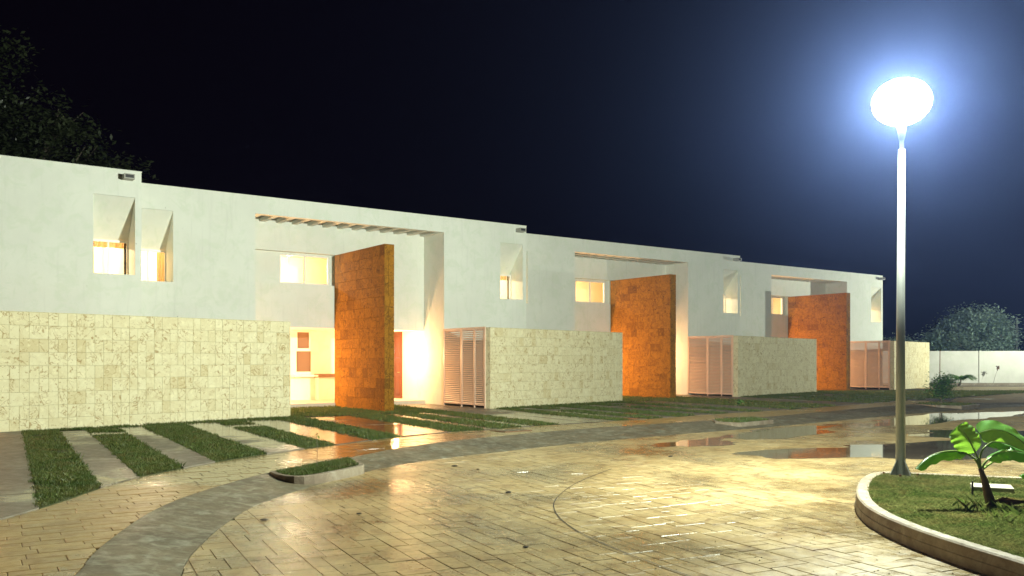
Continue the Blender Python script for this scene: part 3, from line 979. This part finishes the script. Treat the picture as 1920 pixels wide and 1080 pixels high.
FL = {2: 'nearest tall orange-lit stone fin, standing before the big glowing portal',
      3: 'orange-lit stone fin in the middle, between the second and third cream walls',
      4: 'farthest and smallest tall stone fin, left of the lamp post',
      1: None}
FT = .354; FU = -3.714; FV0, FV1 = -2.425, 1.467; FZ = 5.443
for h in (2, 3, 4):
    c = CH(h); p = c + FU * U + FV0 * V
    fr = empty('stone_fin', (p.x, p.y, 0), TH)
    tag(fr, FL[h], 'stone wall', 'tall stone fin walls')
    Ld = FV1 - FV0
    MB().box(.024, FT - .024, .024, Ld, -.05, FZ - .004).build('wall_core', M['ochre_joint'], fr)
    MB().box(.0, FT, .0, Ld, FZ - .003, FZ + .012).build('wall_top', M['ochre'], fr)
    # left face (faces -u)
    tile_face(fr, Ld - .0, FZ - .005, .335, (.35, .42, .5, .6, .72), M['ochre'], 80 + h, (.024, Ld), -math.pi / 2, .0035)
    # front end
    tile_face(fr, FT, FZ - .005, .335, (.15, .2), M['ochre'], 90 + h, (0, .024), 0, .007)
    # right face
    tile_face(fr, Ld, FZ - .005, .335, (.35, .42, .5, .6, .72), M['ochre'], 85 + h, (FT - .024, 0), math.pi / 2, .007, stuff=True)

# ------------------------------------------------------------------ louvred gates (run from the facade corner out to the garden wall)
def make_gate():
    g = empty('louvred_gate')
    L = 2.80; zt, zb = 2.80, .10
    panels = [(0.05, 1.22), (1.28, 2.08), (2.12, 2.72)]
    fm = MB()
    fm.box(-.025, .025, 0.0, .045, 0, zt + .04)
    fm.box(-.025, .025, 2.74, 2.79, 0, zt + .04)
    fm.box(-.025, .025, .0455, 2.7395, zt + .001, zt + .04)
    fm.build('gate_frame', M['gate'], g)
    MB().box(-.022, .022, 1.225, 1.275, .0, zt).build('post', M['gate'], g)
    MB().box(-.022, .022, 2.085, 2.115, .0, zt).build('post', M['gate'], g)
    n = 38
    for a, b in panels:
        pm = MB(); f = .035
        pm.box(-.02, .02, a, a + f, zb, zt - .005); pm.box(-.02, .02, b - f, b, zb, zt - .005)
        pm.box(-.02, .02, a + f, b - f, zb, zb + .05); pm.box(-.02, .02, a + f, b - f, zt - .045, zt - .005)
        p = pm.build('panel', M['gate'], g)
        sm = MB(); s_ = .029
        # one louvre: thin blade tilted 40 degrees
        w = b - a - 2 * f - .004
        c_, s2 = math.cos(math.radians(50)), math.sin(math.radians(50))
        prof = [(-s_ * c_, s_ * s2 - .003), (s_ * c_, -s_ * s2 - .003), (s_ * c_, -s_ * s2 + .003), (-s_ * c_, s_ * s2 + .003)]
        for (x, z) in prof: sm.v.append((x, 0, z))
        for (x, z) in prof: sm.v.append((x, w, z))
        sm.f += [(0, 1, 2, 3), (7, 6, 5, 4), (0, 4, 5, 1), (1, 5, 6, 2), (2, 6, 7, 3), (3, 7, 4, 0)]
        me = sm.mesh('slat', M['gate'])
        for i in range(n):
            z = zb + .075 + i * (zt - zb - .15) / (n - 1)
            link_mesh('slat', me, p, (0, a + f + .002, z), (0, 0, 0))
        if a > 1.25 and a < 2.1: MB().box(-.05, -.0205, b - .03, b - .01, 1.25, 1.33).build('latch', M['steel'], p)
    return g
gt = make_gate()
index_kids()
GL = {1: 'louvred gate of the leftmost house', 2: 'nearest louvred metal gate, left end of the middle cream wall, glow behind its slats',
      3: 'pale peach louvred gate between the middle stone fin and the third cream wall', 4: 'farthest louvred gate, peach coloured, just left of the lamp post'}
for h in (2, 3, 4):
    o = gt if h == 2 else copy_tree(gt)
    c = CH(h) - .02 * V - .03 * U
    o.location = (c.x, c.y, 0); o.rotation_euler = (0, 0, TH + math.pi)
    tag(o, GL[h], 'gate', 'louvred garden gates')

# ------------------------------------------------------------------ far boundary wall
bw = empty('boundary_wall', (24, 60.2, 0), math.radians(-3))
tag(bw, 'long pale rendered boundary wall closing the street at the far right', 'wall')
for i in range(5):
    MB().box(i * 8.0 + .01, i * 8.0 + 7.99, 0, .2, -.05, 2.34).build('wall_panel', M['backwall'], bw)
    MB().box(i * 8.0 - .08 if i else 0, i * 8.0 + .08, -.05, -.002, -.05, 2.36).build('pier', M['backwall'], bw)
MB().box(0, 40, -.9, -.06, -.05, .16).build('planting_kerb', M['island'], bw)

# ------------------------------------------------------------------ island on the right with kerb and turf
def offset_in(poly, d):
    out = []; n = len(poly)
    for i in range(n):
        a = Vector(poly[i - 1]); b = Vector(poly[i]); c = Vector(poly[(i + 1) % n])
        t = (c - a).normalized(); nrm = Vector((-t.y, t.x))
        out.append(tuple(b + nrm * d))
    return out
io = ISL_OUT
if area(io) < 0: io = io[::-1]
ii = offset_in(io, .15)
isl = empty('traffic_island', (0, 0, 0)); tag(isl, kind='structure')
mb = MB(); n = len(io)
rings = [(io, -.16), (io, -.012), (offset_in(io, .006), -.005), (offset_in(io, .012), .078), (offset_in(io, .03), .092), (offset_in(io, .13), .094), (ii, .085), (ii, .0)]
for a in range(len(rings) - 1):
    (p, z0), (q_, z1) = rings[a], rings[a + 1]
    for i in range(n):
        j = (i + 1) % n
        mb.quad((*p[i], z0), (*p[j], z0), (*q_[j], z1), (*q_[i], z1))
mb.build('island_kerb', M['island'], isl)
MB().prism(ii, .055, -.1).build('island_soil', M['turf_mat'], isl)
P = scatter(int(60 * 6500), (3.7, 9.7), (6.2, 12.6)); P = P[P[:, 0] < .62 * P[:, 1] + .3]
P = P[inside(offset_in(io, .16), P)]
bare = np.exp(-((P[:, 0] - 5.0) ** 2 / .25 + (P[:, 1] - 7.9) ** 2 / .12))
P = P[nrs.uniform(0, 1, len(P)) > bare * .85]
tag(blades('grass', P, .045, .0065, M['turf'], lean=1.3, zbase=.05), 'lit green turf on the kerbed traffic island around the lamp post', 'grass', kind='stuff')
P = scatter(260, (4.7, 6.3), (8.2, 9.5)); P = P[inside(offset_in(io, .2), P)]
tag(blades('tall_grass', P, .13, .010, M['grass'], lean=1.0, zbase=.05), 'longer weedy grass blades in front of the banana plant', 'grass', kind='stuff')

# ------------------------------------------------------------------ street lamps
def make_lamp():
    r = empty('street_lamp')
    MB().tube([(0, 0, .03), (0, 0, 2.0), (.02, 0, 4.50)], [.066, .056, .044], 20, True).build('pole', M['steel'], r, True)
    MB().box(-.19, .19, -.19, .19, .0, .02).build('base_plate', M['steel'], r)
    MB().box(-.24, .24, -.24, .24, -.05, -.001).build('footing', M['stonewhite'], r)
    gm = MB()
    for k in range(4):
        a = k * math.pi / 2; dx, dy = math.cos(a), math.sin(a); px, py = -dy * .004, dx * .004
        b = MB()
        pts = [(dx * .062, dy * .062, .021), (dx * .18, dy * .18, .021), (dx * .18, dy * .18, .04), (dx * .062, dy * .062, .24)]
        n0 = len(b.v)
        for s in (1, -1): b.v += [(p[0] + s * px, p[1] + s * py, p[2]) for p in pts]
        b.f += [(0, 1, 2, 3), (7, 6, 5, 4), (0, 4, 5, 1), (1, 5, 6, 2), (2, 6, 7, 3), (3, 7, 4, 0)]
        b.build('gusset', M['steel'], r)
    for sx in (-1, 1):
        for sy in (-1, 1):
            MB().lathe([(.0005, .055), (.016, .055), (.016, .0205)], 6, sx * .15, sy * .15).build('bolt', M['rust'], r)
    MB().lathe([(.001, 4.62), (.03, 4.62), (.03, 4.50), (.001, 4.50)], 12, .02, 0).build('tenon', M['steel'], r)
    MB().lathe([(.001, 4.85), (.055, 4.85), (.065, 4.82), (.045, 4.68), (.032, 4.62), (.001, 4.62)], 20, .02, 0).build('fitter', M['steel'], r, True)
    R, H, zc = .38, .31, 5.15
    prof = [(.001, zc - H)] + [(R * math.sin(math.pi * k / 14), zc - H * math.cos(math.pi * k / 14)) for k in range(1, 14)] + [(.001, zc + H)]
    MB().lathe(prof, 28, .02, 0).build('globe', M['globe'], r, True)
    ld = bpy.data.lights.new('street_bulb', 'POINT'); ld.color = LAMP_COL; ld.energy = LAMP_POWER; ld.shadow_soft_size = .12
    ld.use_nodes = True; nt = ld.node_tree
    em = nt.nodes['Emission']
    # luminaire throws most of its light sideways (batwing optic), little straight down
    gg = nt.nodes.new('ShaderNodeNewGeometry'); sp = nt.nodes.new('ShaderNodeSeparateXYZ')
    nt.links.new(gg.outputs['Incoming'], sp.inputs[0])
    ad = N(nt, 'ShaderNodeMath', operation='ADD'); ad.inputs[1].default_value = 1.0
    nt.links.new(sp.outputs['Z'], ad.inputs[0])
    nt.links.new(ramp(nt, ad.outputs[0], [(0, .50), (.10, .46), (.28, .34), (.45, .46), (.72, 1.0)]), em.inputs['Strength'])
    lo = bpy.data.objects.new('bulb', ld); lo.location = (.02, 0, 5.14); COL.objects.link(lo); lo.parent = r
    return r
BAT_LO = .42
lamp = make_lamp(); lamp.location = (5.34, 12.02, .06); lamp.rotation_euler = (0, 0, math.radians(20))
tag(lamp, 'galvanised lamp post with blazing white light on the grass island', 'street lamp', 'street lamps')
index_kids()
lamp2 = copy_tree(lamp); lamp2.location = (37.5, 50, .0)
tag(lamp2, 'second street lamp standing beyond the right frame edge near the boundary wall', 'street lamp', 'street lamps')
for ch in lamp2.children:
    if ch.type == 'LIGHT': ch.data = ch.data.copy(); ch.data.energy = LAMP_POWER * .65

# ------------------------------------------------------------------ planters on the kerb
def planter(pts, ztop, name_label, seed, dens=5000, hh=.05, ww=.008):
    if area(pts) < 0: pts = pts[::-1]
    r = empty('kerb_planter'); tag(r, name_label, 'planter', 'small kerb planters')
    inn = offset_in(pts, .09); n = len(pts); mb = MB()
    rings = [(pts, -.13), (pts, ztop - .01), (offset_in(pts, .01), ztop), (inn, ztop), (inn, ztop - .06)]
    for a in range(len(rings) - 1):
        (p, z0), (q_, z1) = rings[a], rings[a + 1]
        for i in range(n):
            j = (i + 1) % n; mb.quad((*p[i], z0), (*p[j], z0), (*q_[j], z1), (*q_[i], z1))
    mb.build('planter_kerb', M['island'], r)
    MB().prism(inn, ztop - .02, ztop - .08).build('soil', M['lawn'], r)
    xs = [p[0] for p in inn]; ys = [p[1] for p in inn]
    P = scatter(int(dens * (max(xs) - min(xs)) * (max(ys) - min(ys))), (min(xs), max(xs)), (min(ys), max(ys)))
    P = P[inside(inn, P)]
    b = blades('turf', P, hh, ww, M['grass'], zbase=ztop - .02); b.parent = r
    return r
planter(smooth([(-3.55, 12.8), (-3.35, 12.45), (-3.05, 12.25), (-2.8, 12.4), (-2.6, 12.8), (-2.42, 13.2), (-2.3, 13.62), (-2.42, 14.0), (-2.70, 14.75), (-2.98, 14.3), (-3.3, 13.5), (-3.55, 12.8)], 2)[:-1], .035,
        'nearest kerb planter with turf, beside the sloping kerb in front of the wet walkway', 1)
planter([(5.55, 24.3), (5.45, 23.45), (6.0, 22.95), (7.2, 24.1), (7.0, 25.2), (6.3, 24.9)], .03, 'small middle kerb planter with flat turf opposite the third stone wall', 2, 1200, .06, .02)
planter([(15.3, 33.4), (15.6, 32.2), (16.3, 31.7), (17.6, 32.9), (16.9, 34.6)], .03, 'far kerb planter holding the round leafy shrub', 3, 500, .07, .03)

def leaf_quads(mb, centres, size, r, flat=.3):
    for c in centres:
        s = size * r.uniform(.6, 1.3)
        a = Vector((r.gauss(0, 1), r.gauss(0, 1), r.gauss(0, flat))).normalized()
        b = a.cross(Vector((r.gauss(0, .5), r.gauss(0, .5), 1))).normalized()
        c = Vector(c)
        mb.quad(tuple(c - a * s), tuple(c + b * s * .45), tuple(c + a * s), tuple(c - b * s * .45))

def sapling(x, y, z, h, label, n=9, ls=.06, seed=1, grp='thin young saplings'):
    r = random.Random(seed); t = empty('sapling', (x, y, z)); tag(t, label, 'sapling', grp)
    MB().tube([(0, 0, -.03), (.01, 0, h * .5), (-.01, .01, h)], [.006, .005, .003], 6).build('stem', M['bark'], t)
    for i in range(n):
        a = r.uniform(0, 6.28); rr = r.uniform(.03, .14); zz = h * r.uniform(.78, 1.0)
        m_ = MB(); c = Vector((rr * math.cos(a), rr * math.sin(a), zz)); d = Vector((math.cos(a), math.sin(a), r.uniform(-.7, .3))).normalized()
        sd = d.cross(Vector((0, 0, 1))).normalized() * ls * .35
        m_.quad(tuple(c - d * ls), tuple(c + sd), tuple(c + d * ls), tuple(c - sd))
        m_.build('leaf', M['shrub'], t)
sapling(-2.98, 13.35, .02, .52, 'spindly sapling with a few drooping leaves in the nearest kerb planter', 8, .055, 3)
sapling(6.25, 24.1, .02, .55, 'tiny sapling in the middle kerb planter', 14, .12, 4)

def crown_tree(name, label, cat, loc, trunk_h, blobs, nleaf, leaf, mat, seed, trunk_r=.25, limbs=7, hollow=.35, group=None, flat=.4):
    r = random.Random(seed); t = empty(name, loc); tag(t, label, cat, group)
    tb = MB()
    top = Vector((0, 0, trunk_h))
    tb.tube([(0, 0, -.2), (.1 * trunk_r, 0, trunk_h * .5), tuple(top)], [trunk_r, trunk_r * .8, trunk_r * .6], 9)
    for i in range(limbs):
        b = blobs[i % len(blobs)]; e = Vector(b[0]) + Vector((r.uniform(-.4, .4) * b[1][0], r.uniform(-.4, .4) * b[1][1], r.uniform(-.3, .5) * b[1][2]))
        m1 = top.lerp(e, .5) + Vector((r.uniform(-.3, .3), r.uniform(-.3, .3), -.2)) * trunk_r * 2
        tb.tube([tuple(top - Vector((0, 0, trunk_h * .1 * r.random()))), tuple(m1), tuple(e)], [trunk_r * .45, trunk_r * .28, trunk_r * .08], 6)
        for k in range(4):
            e2 = e + Vector((r.uniform(-.45, .45) * b[1][0], r.uniform(-.45, .45) * b[1][1], r.uniform(-.3, .4) * b[1][2]))
            tb.tube([tuple(m1.lerp(e, r.uniform(.2, 1))), tuple(e2)], [trunk_r * .12, trunk_r * .03], 5)
    tb.build('trunk', M['bark'], t)
    mb = MB()
    tot = sum(b[1][0] * b[1][1] * b[1][2] for b in blobs)
    for c, s in blobs:
        k = int(nleaf * s[0] * s[1] * s[2] / tot); ncl = max(6, int(k / 26))
        for _ in range(ncl):
            while True:
                p = Vector((r.uniform(-1, 1), r.uniform(-1, 1), r.uniform(-1, 1)))
                if hollow < p.length < 1.05: break
            cc = Vector(c) + Vector((p.x * s[0], p.y * s[1], p.z * s[2]))
            cs = leaf * r.uniform(1.5, 4.2)
            leaf_quads(mb, [cc + Vector((r.gauss(0, 1), r.gauss(0, 1), r.gauss(0, .6))) * cs for _ in range(26)], leaf, r, flat)
    mb.build('crown', mat, t)
    return t

# shrub in the far planter
crown_tree('shrub', 'small round leafy shrub on a thin trunk in the far kerb planter', 'shrub', (16.2, 33.0, .03), .25, [((0, 0, .62), (.42, .42, .36)), ((.1, 0, .85), (.25, .25, .22))], 2600, .05, M['shrub'], 5, .03, 5, .1)
# plants along the boundary wall
def arching_plant(loc, label, seed, n, ln, mat, w=.05):
    r = random.Random(seed); t = empty('palm_plant', loc); tag(t, label, 'plant')
    MB().tube([(0, 0, -.05), (.03, 0, .35)], [.06, .04], 7).build('trunk', M['bark'], t)
    for i in range(n):
        a = r.uniform(0, 6.28); m_ = MB(); k = 9; L = ln * r.uniform(.6, 1.1); up = r.uniform(.6, 1.3)
        pts = []
        for j in range(k + 1):
            s = j / k; pts.append(Vector((math.cos(a) * L * s, math.sin(a) * L * s * .5, .3 + L * up * s - L * 1.05 * up * s * s)))
        m_.tube([tuple(p) for p in pts], [.012 * (1 - .8 * j / k) for j in range(k + 1)], 4)
        for j in range(2, k + 1):
            for sd in (1, -1):
                for q_ in (0, .5):
                    p = pts[j - 1].lerp(pts[j], q_); d = Vector((-math.sin(a), math.cos(a), -.35)) * sd
                    e = p + (d + Vector((math.cos(a), math.sin(a), 0)) * .6) * w * 4
                    m_.v += [tuple(p), tuple(p.lerp(e, .5) + Vector((0, 0, w * .5))), tuple(e)]; nn = len(m_.v); m_.f.append((nn - 3, nn - 2, nn - 1))
        m_.build('frond', mat, t)
arching_plant((30.2, 58.9, .1), 'arching green palm plant against the far boundary wall', 8, 16, 1.15, M['shrub'], .06)
st = tag(MB().tube([(29.0, 59.3, 0), (29.02, 59.3, 2.35)], [.03, .025], 6).build('wall_stake', M['rust']), 'thin rusty pipe standing upright against the boundary wall', 'pipe')
dw = empty('dried_flower', (32.4, 58.9, .12)); tag(dw, 'single dried brown flower head on a leaning stalk by the boundary wall', 'plant')
MB().tube([(0, 0, 0), (.15, 0, .55), (.32, 0, 1.05)], [.012, .010, .008], 5).build('stalk', M['bark'], dw)
m_ = MB(); leaf_quads(m_, [(.32 + rnd.gauss(0, .07), rnd.gauss(0, .07), 1.12 + rnd.gauss(0, .08)) for _ in range(26)], .09, rnd, 1); m_.build('flower_head', M['trunkb'], dw)

# trees
crown_tree('tree', 'big round pale-leaved tree behind the boundary wall at far right', 'tree', (34.7, 66, 0), 2.3,
           [((0.0, 0.0, 3.44), (2.84, 2.58, 1.89)), ((1.38, 0.0, 3.96), (1.72, 1.72, 1.46)), ((-1.63, 0.0, 2.92), (1.89, 1.72, 1.29)), ((0.17, 0.0, 4.82), (1.89, 1.72, 0.95)), ((2.24, 0.0, 2.75), (1.38, 1.38, 1.12)), ((-2.75, 0.0, 2.49), (1.29, 1.38, 1.12))], 26000, .11, M['leafblue'], 12, .3, 9, .45, 'trees behind the boundary wall')
crown_tree('tree', 'low bushy tree behind the boundary wall, just right of the lamp post', 'tree', (28.8, 65.5, 0), 1.5,
           [((0.0, 0.0, 2.58), (1.29, 1.2, 0.86)), ((-1.2, 0.0, 2.41), (0.86, 1.03, 0.69)), ((1.12, 0.0, 2.24), (1.03, 1.03, 0.77))], 6000, .10, M['leafblue'], 14, .18, 5, .4, 'trees behind the boundary wall')
crown_tree('tree', 'large dark tree rising behind the roof of the leftmost house', 'tree', (-21.5, 36, 0), 5.5,
           [((0, 0, 8.6), (4.2, 3.2, 2.6)), ((-1, 0, 11.3), (2.8, 2.6, 2.0)), ((3.0, 0, 9.6), (3.0, 2.4, 1.7)), ((-2.0, 0, 13.4), (2.2, 2.0, 1.6)), ((-.6, 0, 14.3), (2.0, 1.6, 1.0)), ((1.9, 0, 11.6), (2.2, 1.8, 1.0)), ((4.6, 0, 7.3), (3.4, 2.4, 1.5)), ((6.6, 0, 6.5), (1.6, 1.8, .9)), ((-4, 0, 9.5), (3, 2.6, 2.6))], 34000, .125, M['leafdark'], 21, .45, 12, .35)

# distant rooftop things at the right edge
up = empty('utility_pole', (45.6, 79, 0)); tag(up, 'slim utility pole with small arm beyond the wall at the right edge', 'pole')
MB().tube([(0, 0, 0), (0, 0, 5.6)], [.09, .07], 8).build('pole', M['steel'], up)
MB().tube([(0, 0, 5.5), (.4, 0, 5.45)], [.04, .03], 6).build('arm', M['steel'], up)
hb = empty('water_tank_tower', (46.0, 84, 0)); tag(hb, 'dim round water tank on legs beyond the wall at the right edge', 'tank')
MB().lathe([(.001, 5.0), (.5, 4.95), (.65, 4.7), (.65, 3.7), (.5, 3.5), (.001, 3.5)], 16).build('tank', M['island'], hb, True)
for sx in (-1, 1):
    for sy in (-1, 1): MB().tube([(sx * .4, sy * .4, 2.2), (sx * .4, sy * .4, 3.6)], [.05, .05], 6).build('leg', M['steel'], hb)
fh = empty('distant_shed', (46.5, 86, 0)); tag(fh, 'low flat-roofed shed beyond the wall under the tank at the right edge', 'shed')
MB().box(-1.8, 3, -1, 1, 0, 2.35).build('wall', M['backwall'], fh)
MB().box(-2.0, 3.2, -1.2, 1.2, 2.352, 2.5).build('roof', M['island'], fh)

# ------------------------------------------------------------------ banana plant
def make_banana():
    t = empty('banana_plant', (5.18, 9.46, .06)); tag(t, 'young banana plant with broad bright green leaves on the grass island', 'banana plant')
    def PX(px, py, y=0.0):       # plant-local position measured on a scale where 173 units are one metre
        k = (9.46 + y) / 1640
        return Vector(((px - 960) * k - 5.18, y, EYE - (py - 677) * k - .06))
    MB().tube([PX(1860, 950), PX(1852, 925), PX(1846, 900), PX(1838, 878)], [.055, .045, .034, .024], 10).build('trunk', M['trunkb'], t, True)
    # dry sheaths at the foot
    for k in range(5):
        a = rnd.uniform(-.5, .9); L = rnd.uniform(.12, .28)
        m_ = MB(); b0 = PX(1862, 940)
        m_.quad(tuple(b0), tuple(b0 + Vector((L * .5, -.05 * k, .05))), tuple(b0 + Vector((L, -.08 * k, -.03 + .02 * k))), tuple(b0 + Vector((L * .4, -.04 * k, -.02))))
        m_.build('dry_sheath', M['trunkb'], t)
    def leaf(ctrl, width, fold, side, wave=0.01, seed=1):
        """ctrl: centre line points; width max; side: unit vector across the blade; fold: sag of the edges"""
        r = random.Random(seed); n = 26; P = smooth3(ctrl, n); m_ = MB(); uv = []
        rows = []
        for i, p in enumerate(P):
            s = i / (len(P) - 1)
            w = width * (min(1, s * 5.0) ** .6) * (1 - max(0, (s - .72) / .28) ** 2.4) ** .5 if s < 1 else .002
            w = max(w, .003)
            t_ = (P[min(i + 1, len(P) - 1)] - P[max(i - 1, 0)]).normalized()
            sd = (side - t_ * side.dot(t_)).normalized(); up_ = t_.cross(sd)
            if up_.z < 0: up_ = -up_
            row = []
            for j in range(-5, 6):
                u_ = j / 5
                row.append(p + sd * w * u_ * math.cos(fold * abs(u_)) - up_ * w * abs(u_) * math.sin(fold) + up_ * wave * math.sin(s * 24 + j) * abs(u_) + Vector((0, 0, r.uniform(-.002, .002))) * abs(u_))
            rows.append(row)
        me_v = [tuple(v) for row in rows for v in row]
        f = []; 
        for i in range(len(rows) - 1):
            for j in range(10): f.append((i * 11 + j, i * 11 + j + 1, (i + 1) * 11 + j + 1, (i + 1) * 11 + j))
        m_.v = me_v; m_.f = f
        o = m_.build('leaf', M['banana_green'], t, True)
        ul = o.data.uv_layers.new(name='uv')
        for lp in o.data.loops:
            vi = lp.vertex_index; ul.data[lp.index].uv = (vi // 11 / 26, vi % 11 / 10)
        mr = MB().tube([tuple(p + Vector((0, -.006, .004))) for p in P[::2]], [.010 * (1 - .75 * i / (len(P[::2]) - 1)) for i in range(len(P[::2]))], 6)
        mr.build('midrib', M['stemgreen'], o)
    def smooth3(ctrl, n):
        out = []; P = [Vector(p) for p in ctrl]; m = len(P) - 1
        for k in range(n + 1):
            x = k / n * m; i = min(int(x), m - 1); tt = x - i
            p0 = P[max(i - 1, 0)]; p1 = P[i]; p2 = P[i + 1]; p3 = P[min(i + 2, m)]
            out.append(.5 * ((2 * p1) + (p2 - p0) * tt + (2 * p0 - 5 * p1 + 4 * p2 - p3) * tt * tt + (-p0 + 3 * p1 - 3 * p2 + p3) * tt ** 3))
        return out
    def stalk(pts, r0=.016, r1=.009):
        P = smooth3(pts, 8); MB().tube([tuple(p) for p in P], [r0 + (r1 - r0) * i / 8 for i in range(9)], 8).build('stalk', M['stemgreen'], t, True)
    stalk([PX(1838, 880), PX(1832, 866), PX(1822, 856), PX(1812, 851)])
    stalk([PX(1839, 880), PX(1834, 862), PX(1828, 848)])
    stalk([PX(1839, 880), PX(1837, 862), PX(1841, 846), PX(1850, 835)], .015, .008)
    stalk([PX(1841, 880), PX(1845, 870), PX(1852, 862)], .016, .010)
    stalk([PX(1842, 880), PX(1862, 866, .25), PX(1885, 858, .35)], .014, .010)
    leaf([PX(1812, 851), PX(1795, 846), PX(1765, 848, -.05), PX(1738, 858, -.08), PX(1716, 878, -.10)], .095, .9, Vector((.1, 1, .35)), .012, 1)
    leaf([PX(1828, 849), PX(1818, 828), PX(1808, 813, .02), PX(1795, 799, .05)], .175, .2, Vector((1, .25, .25)), .012, 2)
    leaf([PX(1850, 836), PX(1862, 829), PX(1885, 832, -.05), PX(1910, 842, -.1), PX(1938, 852, -.12)], .075, .7, Vector((.1, 1, .45)), .014, 3)
    leaf([PX(1852, 862), PX(1870, 850), PX(1895, 846, -.15), PX(1925, 850, -.2), PX(1950, 862, -.2)], .105, .7, Vector((0, 1, .7)), .012, 4)
    leaf([PX(1935, 845, .3), PX(1915, 828, .3), PX(1890, 812, .3), PX(1862, 806, .28), PX(1836, 812, .25)], .15, .4, Vector((.3, .5, 1)), .012, 5)
    leaf([PX(1945, 885, -.1), PX(1930, 884, -.12), PX(1912, 892, -.15)], .05, .9, Vector((0, 1, .2)), .01, 6)
make_banana()

sl = empty('stone_slab', (5.82, 10.62, .085)); sl.rotation_euler = (0, 0, math.radians(-22)); tag(sl, 'pale rectangular concrete slab lying on the island turf behind the banana plant', 'slab')
MB().prism([(-.22, -.17), (.22, -.19), (.23, .17), (-.21, .18)], .055, -.02, .006).build('slab', M['stonewhite'], sl)
tag(MB().tube([(5.37, 10.2, .05), (5.37, 10.2, .25)], [.012, .01], 6).build('peg', M['dark']), 'short dark peg standing beside the pale slab on the island', 'peg')

# ------------------------------------------------------------------ puddles, debris, marks
def blob_poly(cx, cy, rx, ry, rot, seed, n=60):
    r = random.Random(seed); ph = [r.uniform(0, 6.28) for _ in range(6)]
    out = []
    for i in range(n):
        a = 2 * math.pi * i / n
        k = 1 + .18 * math.sin(2 * a + ph[0]) + .14 * math.sin(3 * a + ph[1]) + .09 * math.sin(5 * a + ph[2]) + .07 * math.sin(9 * a + ph[3]) + .05 * math.sin(14 * a + ph[4])
        x, y = rx * k * math.cos(a), ry * k * math.sin(a)
        out.append((cx + x * math.cos(rot) - y * math.sin(rot), cy + x * math.sin(rot) + y * math.cos(rot)))
    return out
for i, a in enumerate([(8.8, 17.4, 3.6, 1.7, .25, 1), (6.6, 21.4, 2.6, .8, .75, 2), (13.6, 27.2, 4.0, 1.2, .7, 3), (14.5, 20.0, 4.5, 2.6, .1, 4), (3.9, 18.6, 1.3, .5, .6, 6)]):
    p = blob_poly(*a)
    if area(p) < 0: p = p[::-1]
    mb = MB(); mb.prism(p, -.0965 + .0004 * i, -.11); tag(mb.build('puddle', M['water']), kind='structure')

# thin curved scrape mark in the paving
mb = MB(); arc = smooth([(1.62, 14.2), (.95, 12.6), (.58, 11.2), (.50, 10.2), (.62, 9.2), (.90, 8.3), (1.22, 7.55), (1.5, 7.0)], 6)
for i in range(len(arc) - 1):
    a, b = Vector(arc[i]), Vector(arc[i + 1]); t_ = (b - a).normalized(); n_ = Vector((-t_.y, t_.x)) * .006
    mb.quad((*(a - n_), -.0935), (*(a + n_), -.0935), (*(b + n_), -.0935), (*(b - n_), -.0935))
tag(mb.build('scrape_mark', M['debris']), kind='structure')
# cover plate in the sidewalk
mc = empty('access_cover', (-.02, 20.75, .004)); mc.rotation_euler = (0, 0, math.radians(40)); tag(mc, 'dark flat access cover set into the sidewalk before the walkway', 'cover')
MB().box(-.42, .42, -.28, .28, -.01, .006).build('plate', M['rust'], mc)
MB().box(-.36, .36, -.22, .22, .0061, .009).build('inset_panel', M['kerb'], mc)

pebbles = [(-2.72, 9.6, 'dark pebble lying on the street by the near gutter', .03), (-1.75, 10.0, 'small dark leaf crumb near the gutter on the paving', .022), (.13, 8.2, 'dark pebble left of the curved scrape mark', .022),
           (-.05, 11.6, 'flattened dark leaf in the middle of the paving', .03), (-.95, 14.5, 'dark leaf litter left of centre on the street', .035), (-.55, 14.1, 'small crumb beside the leaf litter left of centre', .02), (2.9, 16.0, 'dark twig on the middle of the street', .03)]
for x, y, lb, s in pebbles:
    r = random.Random(int(x * 100)); mb = MB()
    n = 9
    ringz = [(.55, 0), (1, .35), (.85, .75), (.3, 1)]
    for k, zz in ringz:
        for j in range(n):
            a = 6.283 * j / n; mb.v.append((math.cos(a) * k * s * r.uniform(.8, 1.25) * 1.5, math.sin(a) * k * s * r.uniform(.8, 1.25), zz * s * .7))
    for i in range(3):
        for j in range(n): mb.f.append((i * n + j, i * n + (j + 1) % n, (i + 1) * n + (j + 1) % n, (i + 1) * n + j))
    mb.f.append(tuple(3 * n + j for j in range(n)))
    o = mb.build('pebble', M['debris']); o.location = (x, y, -.098); tag(o, lb, 'pebble', 'bits of debris on the street')
# scattered grit
gp = scatter(900, (-3, 8), (7, 20)); gp = gp[inside(KERB + [(40, 34), (40, 3)], gp)]
gp = gp[~inside(ISL_OUT, gp)]
mb = MB()
for x, y in gp:
    s = rnd.uniform(.003, .009)
    z = -.099
    mb.v += [(x - s, y, z), (x + s * .8, y - s, z), (x, y + s, z), (x, y, z + s)]; n0 = len(mb.v) - 4
    mb.f += [(n0, n0 + 1, n0 + 3), (n0 + 1, n0 + 2, n0 + 3), (n0 + 2, n0, n0 + 3)]
tag(mb.build('grit', M['stonewhite']), 'tiny pale grit scattered over the wet paving', 'grit', kind='stuff')

# ------------------------------------------------------------------ thin night haze
hz = MB().box(-130, 160, -20, 200, -1.4, 16).build('haze', None)
m = bpy.data.materials.new('night_haze'); m.use_nodes = True; nt = m.node_tree
nt.nodes.remove(nt.nodes['Principled BSDF'])
pv = nt.nodes.new('ShaderNodeVolumePrincipled')
pv.inputs['Color'].default_value = (.25, .37, .92, 1)
pv.inputs['Density'].default_value = HAZE_DENSITY
pv.inputs['Anisotropy'].default_value = .87
nt.links.new(pv.outputs[0], nt.nodes['Material Output'].inputs['Volume'])
hz.data.materials.append(m); hz['kind'] = 'stuff'
